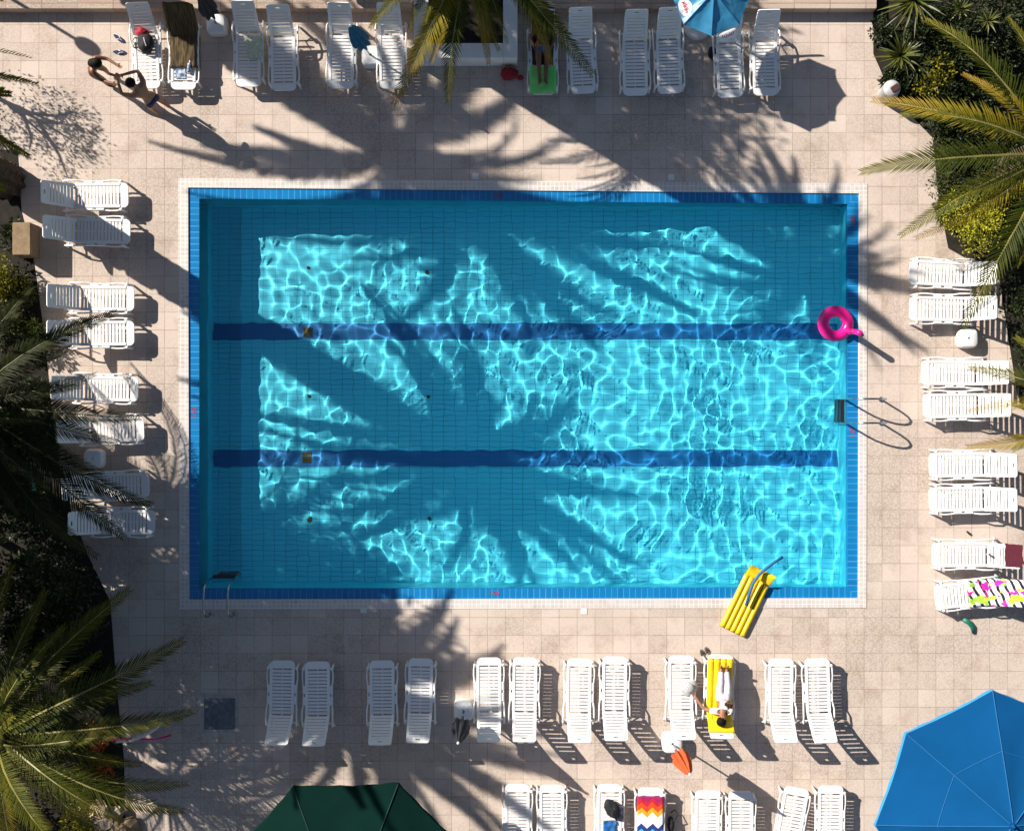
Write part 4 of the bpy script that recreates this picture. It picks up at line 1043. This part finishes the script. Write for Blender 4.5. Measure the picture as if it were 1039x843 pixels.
# orange bottle held between them
bp = B0 + Vector((-.80, .60, 0)).normalized() * .68 + Vector((-.02, -.02, 1.50))
mb = MB(); mb.lathe([(.03, -.08), (.036, -.07), (.036, .06), (.014, .09), (.014, .11)], 12); o = mb.build('sun_cream_bottle', mat('orange_plastic', (.80, .22, .01), .35), smooth=True, loc=bp); tag(o, 'orange sun cream bottle in the raised hands of the standing man', 'bottle')

def lying(L, u_an, u_hip, u_sh, armL, armR, lift, yo=0.0, spread=.09, knee=.05, turn=0.0):
    """lying figure in lounger space"""
    pt = lambda u, y, z: (lambda x, zz: L['M'] @ Vector((x, y + yo, zz)))(*prof(L['a'], u, lift + z))
    d = dict(pelvis=pt(u_hip, 0, .10), belly=pt(u_hip + .18, 0, .10), chest=pt(u_hip + .38, 0, .115), neck=pt(u_hip + .56, turn, .12), head=pt(u_hip + .70, turn * 2, .13),
             shL=pt(u_hip + .48, .17, .10), shR=pt(u_hip + .48, -.17, .10), hipL=pt(u_hip - .05, spread, .09), hipR=pt(u_hip - .05, -spread, .09),
             knL=pt((u_an + u_hip) / 2 + .02, spread, .075 + knee), knR=pt((u_an + u_hip) / 2 + .02, -spread * .8, .07 + knee * .6), anL=pt(u_an, spread * .7, .045), anR=pt(u_an, -spread * .6, .045),
             toL=pt(u_an - .07, spread * .9, .16), toR=pt(u_an - .07, -spread * .9, .16))
    d['elL'], d['wrL'] = pt(*armL[0]), pt(*armL[1]); d['elR'], d['wrR'] = pt(*armR[0]), pt(*armR[1]); return d
L = rec['B10']; j = lying(L, .26, .92, 1.4, [(1.22, .22, .16), (1.02, .10, .22)], [(1.17, -.42, .12), (.98, -.57, .08)], .085, yo=.06, turn=-.03)
allj = ['pelvis', 'hipL', 'hipR', ('kL', 'hipL', 'knL', .98, .075), ('kR', 'hipR', 'knR', .98, .075), ('aL', 'knL', 'anL', .8, .06), ('aR', 'knR', 'anR', .8, .06), ('waist', 'pelvis', 'belly', .6, .13)]
trs = ('trousers', allj, [('pelvis', 'hipL'), ('pelvis', 'hipR'), ('hipL', 'kL'), ('hipR', 'kR'), ('kL', 'aL'), ('kR', 'aR'), ('pelvis', 'waist')], M['trousers'], .018)
shr = ('shirt', ['belly', 'chest', 'shL', 'shR', ('sl', 'shL', 'elL', .55, .065), ('sr', 'shR', 'elR', .55, .065), ('hem', 'pelvis', 'belly', .15, .155), ('nk', 'chest', 'neck', .5, .075)], [('belly', 'chest'), ('chest', 'shL'), ('chest', 'shR'), ('shL', 'sl'), ('shR', 'sr'), ('belly', 'hem'), ('chest', 'nk')], M['shirt'], .018)
person((0, 0, 0), j, M['skin_tan'], 'dark-haired person in white clothes lying on the yellow covered lounger, one arm stretched out', 'person', (0, 0, 1), .12, [trs, shr], woman=True)
L = rec['T7']; j = lying(L, .26, 1.02, 1.5, [(1.35, .28, .1), (1.08, .22, .14)], [(1.35, -.28, .1), (1.08, -.22, .14)], .03, knee=.10, spread=.10)
person((0, 0, 0), j, M['skin_dark'], 'person in blue shorts lying in palm shade with feet on the green towel', 'person', (0, 0, 1), 0, [(shorts[0], shorts[1], shorts[2], mat('dusk_blue_cloth', (.06, .09, .22), .85), .018), ('shirt', shr[1], shr[2], M['dark'], .018)])
draped('towel', rec['T7'], .66, 1.96, -.24, .24, M['blackcanvas'], 'dark towel under the person lying in the palm shade', 'towel', drop=.0, wr=.006, seed=12, lift=.006)
# grey hat on the neighbouring lounger
p = on(rec['B9'], .70, .17, .0); t = empty('straw_hat', p, 0, 'grey straw hat under the stretched hand on the lounger above the orange parasol', 'hat')
mb = MB(); mb.lathe([(.20, .0), (.20, .006), (.13, .02), (.11, .03)], 28, wob=lambda a, z: 1 + .05 * math.sin(3 * a)); mb.build('brim', M['greycloth'], t, smooth=True)
mb = MB(); mb.lathe([(.11, .022), (.105, .09), (.08, .12), (.01, .112)], 24); mb.build('crown', M['greycloth'], t, smooth=True)

# ------------------------------------------------------------------ palms
def frond_mesh(name, rise, fall, seed, mats, wide=1.0):
    """unit-length arched frond along +X"""
    r = random.Random(seed); mb = MB()
    crv = lambda t: Vector((t, .03 * math.sin(t * 3 + seed), rise * t - fall * t ** 2.2))
    mb.tube([crv(t) for t in (0, .1, .25, .4, .55, .7, .85, .97)], [.016, .011, .008, .0065, .005, .004, .003, .0015], 5, mi=1, cap=False)
    n = 64
    for i in range(n):
        t = .07 + .93 * (i / (n - 1)) ** .93
        c = crv(t); tg = (crv(min(t + .01, 1.02)) - crv(t - .01)).normalized()
        sd = Vector((0, 0, 1)).cross(tg).normalized(); nm = tg.cross(sd)
        ln = .140 * (min(1, (t - .02) / .25) ** .6) * (1 - .70 * max(0, (t - .45) / .55) ** 1.5)
        for s in (-1, 1):
            fw = .65 + .85 * t + r.uniform(-.12, .12)
            d = (sd * s + tg * fw + nm * (.42 + r.uniform(-.15, .15))).normalized()
            l = ln * r.uniform(.82, 1.1); w_ = .0052 * wide * (1 - .3 * t)
            wv = (tg - d * tg.dot(d)).normalized() * w_
            m1 = c + d * l * .5 + Vector((0, 0, -.004)); tp = c + d * l + Vector((0, 0, -.12 * l - .01 * r.random()))
            mb.add([c - wv * .6, c + wv * .6, m1 + wv, m1 - wv, tp], [(0, 1, 2, 3), (3, 2, 4)], 0)
    return mb.mesh(name, mats)
FR = [frond_mesh('frond', a, b, s, [M['frond'], M['rachis']]) for a, b, s in ((.50, .50, 1), (.40, .62, 2), (.30, .80, 3), (.75, .55, 4), (.9, .35, 5))]
FO = [frond_mesh('frond', a, b, s, [M['frond_old'], M['rachis']]) for a, b, s in ((.40, .60, 6), (.25, .85, 7))]
FD = [frond_mesh('frond', a, b, s, [M['frond_shade_tone'], M['rachis_shade_tone']]) for a, b, s in ((.50, .50, 1), (.40, .62, 2), (.30, .80, 3), (.75, .55, 4), (.9, .35, 5))]
FW = [frond_mesh('frond', a, b, s, [M['frond'], M['rachis']], 1.9) for a, b, s in ((.50, .50, 1), (.40, .62, 2), (.30, .80, 3), (.75, .55, 4), (.9, .35, 5))]
TIP = [0.0, -.22, -.50, .20, .55]
def trunk_mesh(r0, r1, h, seed, lean=(0, 0)):
    mb = MB(); n = 22; rows = max(8, int(h / .09))
    vs = []
    for i in range(rows + 1):
        t = i / rows; rr = r0 + (r1 - r0) * t; cx, cy = lean[0] * t * t, lean[1] * t * t
        for k in range(n):
            a = 2 * PI * (k + .5 * (i % 2)) / n
            q = rr * (1 + .10 * (1 if (k + i) % 2 else -1) + .06 * noise.noise(Vector((k * .9, i * .7, seed))))
            vs.append((cx + q * math.cos(a), cy + q * math.sin(a), h * t))
    fs = [(i * n + k, i * n + (k + 1) % n, i * n + n + (k + 1) % n, i * n + n + k) for i in range(rows) for k in range(n)]
    fs.append(tuple(range(rows * n, rows * n + n)))
    mb.add(vs, fs); return mb.mesh('trunk', M['trunk'])
def palm(gx, gy, zc, length, tips, nfill, label, seed, r0=.30, az=None, tip_len=True, old=.12, zt=-.25, lo=-.55, fs=None):
    FR = fs or globals()['FR']
    """(gx,gy): base pixel on the ground; tips: pixels of frond tips that show in the picture"""
    rr = random.Random(seed); b = W(gx, gy); t = empty('palm_tree', b, 0, label, 'palm tree', 'palm trees around the pool')
    link('trunk', trunk_mesh(r0 * 1.1, r0 * .92, zc, seed), t)
    hub = MB(); hub.lathe([(r0 * .95, 0), (r0 * 1.15, .2), (r0 * .8, .42), (r0 * .25, .55)], 16, (0, 0, zc - .25)); hub.build('crown_heart', M['trunk'], t)
    C = Vector((b.x, b.y, zc))
    def put(me, ang, L, tilt, roll):
        o = link('frond', me, t); d = Vector((math.cos(ang), math.sin(ang), 0))
        o.location = Vector((0, 0, zc)) + d * r0 * .3; o.scale = (L, L, L)
        o.rotation_euler = (Matrix.Rotation(ang, 3, 'Z') @ Matrix.Rotation(-tilt, 3, 'Y') @ Matrix.Rotation(roll, 3, 'X')).to_euler()
    used = []
    for tp in tips:
        px, py = tp[:2]; dz = tp[2] if len(tp) > 2 else zt; oldf = len(tp) > 3 and tp[3]
        T = W(px, py, zc + dz); d = T - C; d.z = 0; Lh = d.length - r0 * .3; ang = math.atan2(d.y, d.x); used.append(ang)
        want = dz / max(Lh, .3)
        i = min(range(3), key=lambda k: abs(TIP[k] - want)); src = FR[i] if not oldf else FO[0]; tz = TIP[i] if not oldf else -.2
        tilt = math.atan2(dz, Lh) - math.atan2(tz, 1); L = math.hypot(Lh, dz) / math.hypot(1, tz)
        put(src, ang, L, tilt, rr.uniform(-.25, .25))
    for k in range(nfill):
        ang = k * 2.39996 + seed; f = (k + .5) / nfill
        tilt = 1.15 - (1.15 - lo) * f ** .8 + rr.uniform(-.1, .1)
        if used and f > .45 and min(abs((ang - u + PI) % (2 * PI) - PI) for u in used) < .10: continue
        old_ = f > .8 and rr.random() < old * 3
        src = rr.choice(FO) if old_ else (FR[4] if f < .15 else FR[3] if f < .35 else FR[0] if f < .6 else rr.choice(FR[:3]))
        put(src, ang, length * rr.uniform(.85, 1.05), tilt * .6, rr.uniform(-.4, .4))
    return t
# palms that show in the picture
palm(480, -6, 2.9, 1.9, [(402, 105, -.6, 1), (458, 103, -.9), (438, 62, -.5, 1), (493, 64, -.5, 1), (602, 72, -.4), (562, 62, -.8, 1), (420, 60, -.2), (378, 30, -.2), (545, 15, .1), (520, 40, -.7), (575, 38, -.6), (470, 34, -.2), (505, 50, -.4), (450, 50, -.5)], 26, 'palm growing in the white planter at the top, fronds hanging over the loungers', 3, r0=.22)
palm(1012, 178, 2.7, 3.0, [(889, 98, -.3, 1), (877, 178, -.2), (916, 237, -.4), (938, 24, 0), (981, 73, .2, 1), (975, 328, -.5), (1039, 40, 0), (1036, 270, -.3), ], 12, 'palm with olive fronds over the right garden beds', 5, r0=.3)
palm(1075, 415, 2.3, 2.4, [(984, 455, -.2, 1), (985, 377, -.3), (1030, 345, 0)], 14, 'palm whose thin frond tips reach in from the right edge beside the loungers', 8, r0=.22)
palm(20, 417, 2.5, 2.7, [(113, 315, 0), (70, 350, .1), (140, 420, -.1), (152, 507, -.2), (126, 540, -.2), (50, 462, -.3, 1), (66, 470, -.6), (30, 290, .2), (95, 380, -.4), (105, 470, -.5), (100, 560, -.5), (85, 325, .3), (60, 500, .2), (118, 445, -.1), (75, 545, -.1), (20, 520, .1)], 36, 'palm with shade-toned fronds reaching over the left loungers', 13, r0=.3, fs=FD)
palm(40, 725, 2.2, 2.9, [(126, 597, 0), (181, 647, .1), (192, 718, -.1), (97, 662, .3), (142, 772, -.3), (187, 795, -.5), (185, 818, .1), (52, 838, -.4, 1), (42, 600, .2), (8, 575, 0), (120, 760, -.6), (105, 840, -.2), (75, 640, .3), (150, 690, .2), (20, 640, .4), (60, 800, .1, 1)], 26, 'palm with long sunlit fronds over the lower left corner', 21, r0=.32)
palm(8, 184, 6.6, 2.8, [], 56, 'tall thick-trunked palm at the upper left edge, frond tips reaching into the frame', 34, r0=.36, fs=FW)
# palms just outside the frame whose shade falls on deck and pool
palm(-60, 452, 6.4, 3.3, [], 76, 'tall palm beyond the left edge shading the paving below the pool', 55, r0=.36, fs=FW)
palm(-52, -122, 7.6, 3.2, [], 46, 'tall palm beyond the upper left corner shading the top paving', 89, r0=.36, fs=FW)
palm(335, -30, 7.6, 2.15, [], 56, 'tall palm beyond the top edge shading the upper right of the pool', 144, r0=.34, fs=FW)

# ------------------------------------------------------------------ shrubs and garden plants
def leaf_cloud(n, rx, ry, rz, ls, seed, clumps=14, shell=.75, asp=.45):
    r = random.Random(seed); mb = MB(); cl = []
    for k in range(clumps):
        a = r.uniform(0, 2 * PI); c_ = r.uniform(-.15, 1); s = math.sqrt(1 - c_ * c_ if c_ > 0 else 1); q = shell * r.uniform(.7, 1.1)
        cl.append((Vector((math.cos(a) * s * rx * q, math.sin(a) * s * ry * q, rz * (.45 + .5 * c_ * q))), r.uniform(.28, .48)))
    for i in range(n):
        c, sp = cl[i % clumps]
        d = Vector((r.gauss(0, 1), r.gauss(0, 1), r.gauss(0, 1))); d.normalize(); k = r.uniform(.25, 1) ** .5
        p = c + Vector((d.x * sp * rx * k, d.y * sp * ry * k, d.z * sp * rz * k))
        if p.z < .02: p.z = .02 + r.random() * .1
        ax_ = (d * .8 + Vector((0, 0, .5)) + Vector((r.uniform(-.7, .7), r.uniform(-.7, .7), r.uniform(-.5, .7)))).normalized()
        sd_ = ax_.cross(Vector((r.uniform(-1, 1), r.uniform(-1, 1), r.uniform(-1, 1)))).normalized(); nn = ax_.cross(sd_)
        l = ls * r.uniform(.6, 1.3); w_ = l * asp
        mb.add([p, p + ax_ * l * .5 + sd_ * w_ * .5 + nn * l * .06, p + ax_ * l - nn * l * .08, p + ax_ * l * .5 - sd_ * w_ * .5 + nn * l * .06], [(0, 1, 2, 3)])
    return mb
def shrub(px, py, rx, h, m, label, n=900, ls=.11, seed=1, cat='shrub', name='shrub', ry=None, asp=.45, clumps=14, shell=.75, grp=None):
    p = W(px, py); t = empty(name, p, 0, label, cat, grp); ry = ry or rx
    leaf_cloud(n, rx, ry, h, ls, seed, clumps, shell, asp).build('foliage', m, t, fixn=False)
    mb = MB(); r = random.Random(seed)
    for k in range(5):
        a = 2 * PI * k / 5 + r.random(); mb.tube([(0, 0, 0), (math.cos(a) * rx * .3, math.sin(a) * ry * .3, h * .35), (math.cos(a) * rx * .55, math.sin(a) * ry * .55, h * .7)], [.03, .022, .01], 6)
    mb.build('stem', M['stem'], t); return t
def rosette(px, py, z, n, L, wd, label, m, seed, cat='plant', name='spiky_plant', lo=-.1, hi=1.3):
    p = W(px, py); t = empty(name, p, 0, label, cat); r = random.Random(seed); mb = MB()
    for k in range(n):
        a = k * 2.39996 + r.uniform(-.1, .1); e = hi - (hi - lo) * ((k + .5) / n) + r.uniform(-.1, .1); l = L * r.uniform(.8, 1.1)
        d = Vector((math.cos(a), math.sin(a), 0)); sd_ = Vector((-math.sin(a), math.cos(a), 0)); P_ = []; pos = Vector((0, 0, z)); ee = e
        for q in range(6):
            f = q / 5; w_ = wd * (.7 + .6 * f if f < .5 else 2 * (1 - f)) * .5 + .002
            P_ += [pos - sd_ * w_ + Vector((0, 0, w_ * .5)), pos.copy(), pos + sd_ * w_ + Vector((0, 0, w_ * .5))]
            pos = pos + (d * math.cos(ee) + Vector((0, 0, math.sin(ee)))) * l / 5; ee -= .10
        mb.add(P_, [(3 * q + c_, 3 * q + c_ + 1, 3 * q + c_ + 4, 3 * q + c_ + 3) for q in range(5) for c_ in (0, 1)])
    mb.build('leaves', m, t, fixn=False)
    mb = MB(); mb.tube([(0, 0, 0), (0, 0, z + .05)], [.07, .05], 8); mb.build('stem', M['stem'], t); return t
# right garden
rosette(916, 12, .7, 60, .85, .055, 'large spiky yucca with yellow green blades at the top right', M['leaf_sword'], 3)
rosette(908, 62, .35, 46, .60, .06, 'dark spiky plant at the paving corner above the white litter bin', M['leaf_sword'], 4)
rosette(925, 72, .30, 40, .55, .055, 'dark spiky plant squeezed between the litter bin and the yellow shrub', M['leaf_dark'], 5)
shrub(941, 82, .48, .75, M['leaf_yellow'], 'yellow leaved shrub right of the white litter bin', 900, .11, 6)
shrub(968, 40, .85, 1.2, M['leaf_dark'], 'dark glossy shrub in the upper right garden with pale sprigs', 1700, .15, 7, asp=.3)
rosette(982, 38, 1.1, 24, .34, .04, 'pale leafy sprig standing above the dark shrub at upper right', M['leaf_sword'], 33)
rosette(957, 25, 1.0, 24, .34, .04, 'pale leafy sprig nearer the yucca at upper right', M['leaf_sword'], 34)
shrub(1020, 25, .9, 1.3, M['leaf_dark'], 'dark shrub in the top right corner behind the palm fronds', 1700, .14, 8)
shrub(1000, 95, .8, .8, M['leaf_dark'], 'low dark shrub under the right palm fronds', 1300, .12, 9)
shrub(962, 152, .45, .4, M['leaf_mid'], 'low mid green ground plant at the paving edge above the lime bush', 900, .08, 10)
shrub(985, 165, .7, .6, M['leaf_dark'], 'low dark shrub between the lime bush and the palm trunk', 1200, .10, 12)
shrub(976, 229, .76, 1.15, M['leaf_lime'], 'round clipped lime green bush below the right palm', 3400, .062, 11, clumps=34, shell=.78, name='bush', cat='bush')
shrub(1020, 262, .6, .9, M['leaf_dark'], 'dark bush right of the lime bush behind the topmost right lounger', 1600, .10, 14)
for i, (px, py, lab) in enumerate(((1032, 312, 'upper part of the dark hedge right of the top right loungers'), (1040, 355, 'lower clump of dark hedge beside the lone white base'), (1052, 400, 'dark hedge clump at the right edge facing the pool ladder'))):
    shrub(px, py, .62, 1.1, M['leaf_dark'], lab, 2400, .085, 40 + i, name='hedge_bush', cat='hedge', clumps=20)
shrub(953, 118, .45, .5, M['leaf_dark'], 'low dark plant below the litter bin at the paving edge', 900, .10, 90)
shrub(957, 190, .42, .45, M['leaf_mid'], 'low green plant at the paving edge just above the lime bush', 800, .08, 91)
for i, (px, py, r_, h_, lab) in enumerate(((932, 40, .55, .8, 'dark low shrub between the yucca and the lower spiky plants'), (905, 85, .32, .4, 'dark low plant right at the paving corner behind the litter bin'), (955, 100, .5, .7, 'dark shrub just below the yellow shrub'), (1000, 135, .8, .8, 'dark shrub under the middle fronds of the right palm'), (965, 130, .4, .45, 'dark low plant above the mid green ground plant'), (1010, 200, .7, .8, 'dark shrub right of the lime bush under the palm heart'), (960, 214, .30, .4, 'dark low plant left of the lime bush at the paving edge'), (1000, 60, .7, 1.0, 'dark shrub beside the pale sprigs at upper right'), (950, 60, .5, .8, 'dark shrub above the yellow shrub'))):
    shrub(px, py, r_, h_, M['leaf_dark'], lab, int(1500 * r_ + 500), .11, 120 + i)
shrub(893, 32, .30, .40, M['leaf_dark'], 'small dark plant at the end of the raised ledge', 500, .09, 92)
# left garden
shrub(10, 285, .55, .8, M['leaf_yellow'], 'yellow green shrub below the tan stone block', 1300, .10, 50)
shrub(28, 300, .40, .5, M['leaf_mid'], 'small green shrub at the paving edge below the tan stone block', 700, .09, 51)
shrub(0, 325, .6, .7, M['leaf_mid'], 'green shrub at the left edge above the dark palm fronds', 1200, .10, 52)
shrub(38, 345, .42, .5, M['leaf_mid'], 'low green plant at the head of the fourth left lounger', 700, .09, 53)
shrub(20, 240, .38, .45, M['leaf_dark'], 'dark low plant behind the tan stone block', 700, .09, 54)
shrub(40, 400, .40, .5, M['leaf_dark'], 'dark low plant at the head of the fifth left lounger', 700, .09, 55)
shrub(45, 455, .45, .6, M['leaf_dark'], 'dark low plant beside the white base of the left column', 800, .10, 56)
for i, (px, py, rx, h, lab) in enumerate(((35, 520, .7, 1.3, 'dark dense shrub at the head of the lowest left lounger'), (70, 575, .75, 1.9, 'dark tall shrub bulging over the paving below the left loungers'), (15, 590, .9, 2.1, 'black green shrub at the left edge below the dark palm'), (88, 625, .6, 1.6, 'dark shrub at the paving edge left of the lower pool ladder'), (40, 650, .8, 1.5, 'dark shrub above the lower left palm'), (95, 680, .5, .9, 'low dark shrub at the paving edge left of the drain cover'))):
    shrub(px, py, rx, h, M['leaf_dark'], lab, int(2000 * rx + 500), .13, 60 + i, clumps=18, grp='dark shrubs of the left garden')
shrub(100, 745, .35, .45, M['flower'], 'orange flowering plant beside the pink rolled umbrella', 420, .075, 70, cat='flowers', name='flowering_plant')
shrub(88, 790, .45, .5, M['leaf_yellow'], 'yellow green plant in the lower left bed above the boulders', 700, .10, 71)
shrub(85, 835, .45, .6, M['leaf_yellow'], 'yellow leaved plant left of the boulders at the bottom', 800, .10, 73)
shrub(110, 775, .35, .4, M['flower'], 'orange flowering plant above the boulders at lower left', 300, .07, 74, cat='flowers', name='flowering_plant')
shrub(20, 830, .7, .9, M['leaf_mid'], 'green shrub in the bottom left corner under palm fronds', 1300, .11, 72)
# small leafy tree left of the frame, its mottled shade falls on the upper left paving
def leafy_tree(gx, gy, h, rc, zc, n, ls, label, seed, m):
    t = empty('leafy_tree', W(gx, gy), 0, label, 'tree', 'leafy trees outside the frame')
    mb = MB(); mb.tube([(0, 0, 0), (.05, 0, h * .35), (.1, .05, h * .7), (.0, .1, h)], [.03 + .02 * h, .02 + .016 * h, .03, .015], 10)
    for k in range(7):
        a = k * .9; q = zc + rc * .5 * ((k % 3) - 1) * .6; mb.tube([(.07, .02, q - rc * .5), (math.cos(a) * rc * .4, math.sin(a) * rc * .4, q), (math.cos(a) * rc * .75, math.sin(a) * rc * .75, q + rc * .2)], [.04, .025, .01], 6)
    mb.build('trunk', M['stem'], t)
    lc = leaf_cloud(n, rc, rc, rc * 1.1, ls, seed, 26, .85, .4); lc.v = [(x, y, z + zc - rc * .6) for x, y, z in lc.v]; lc.build('crown', m, t, fixn=False)
leafy_tree(-50, 72, 2.1, .95, 1.65, 2600, .075, 'small leafy tree beyond the left edge casting mottled shade on the upper left paving', 77, M['leaf_mid'])
leafy_tree(-66, 508, 5.0, 2.0, 4.0, 10000, .20, 'leafy tree beyond the left edge shading the paving around the drain cover', 79, M['leaf_dark'])
leafy_tree(-30, 420, 7.2, 2.0, 6.0, 9000, .20, 'tall leafy tree beyond the left edge shading the paving between pool and lower loungers', 81, M['leaf_dark'])
leafy_tree(288, -172, 6.8, 2.4, 6.0, 12000, .20, 'tall leafy tree beyond the top edge shading the loungers left of the bright blue umbrella', 80, M['leaf_dark'])
# planter underplanting
shrub(455, 20, .3, .75, M['leaf_dark'], 'dark low plant inside the white planter', 400, .08, 80)
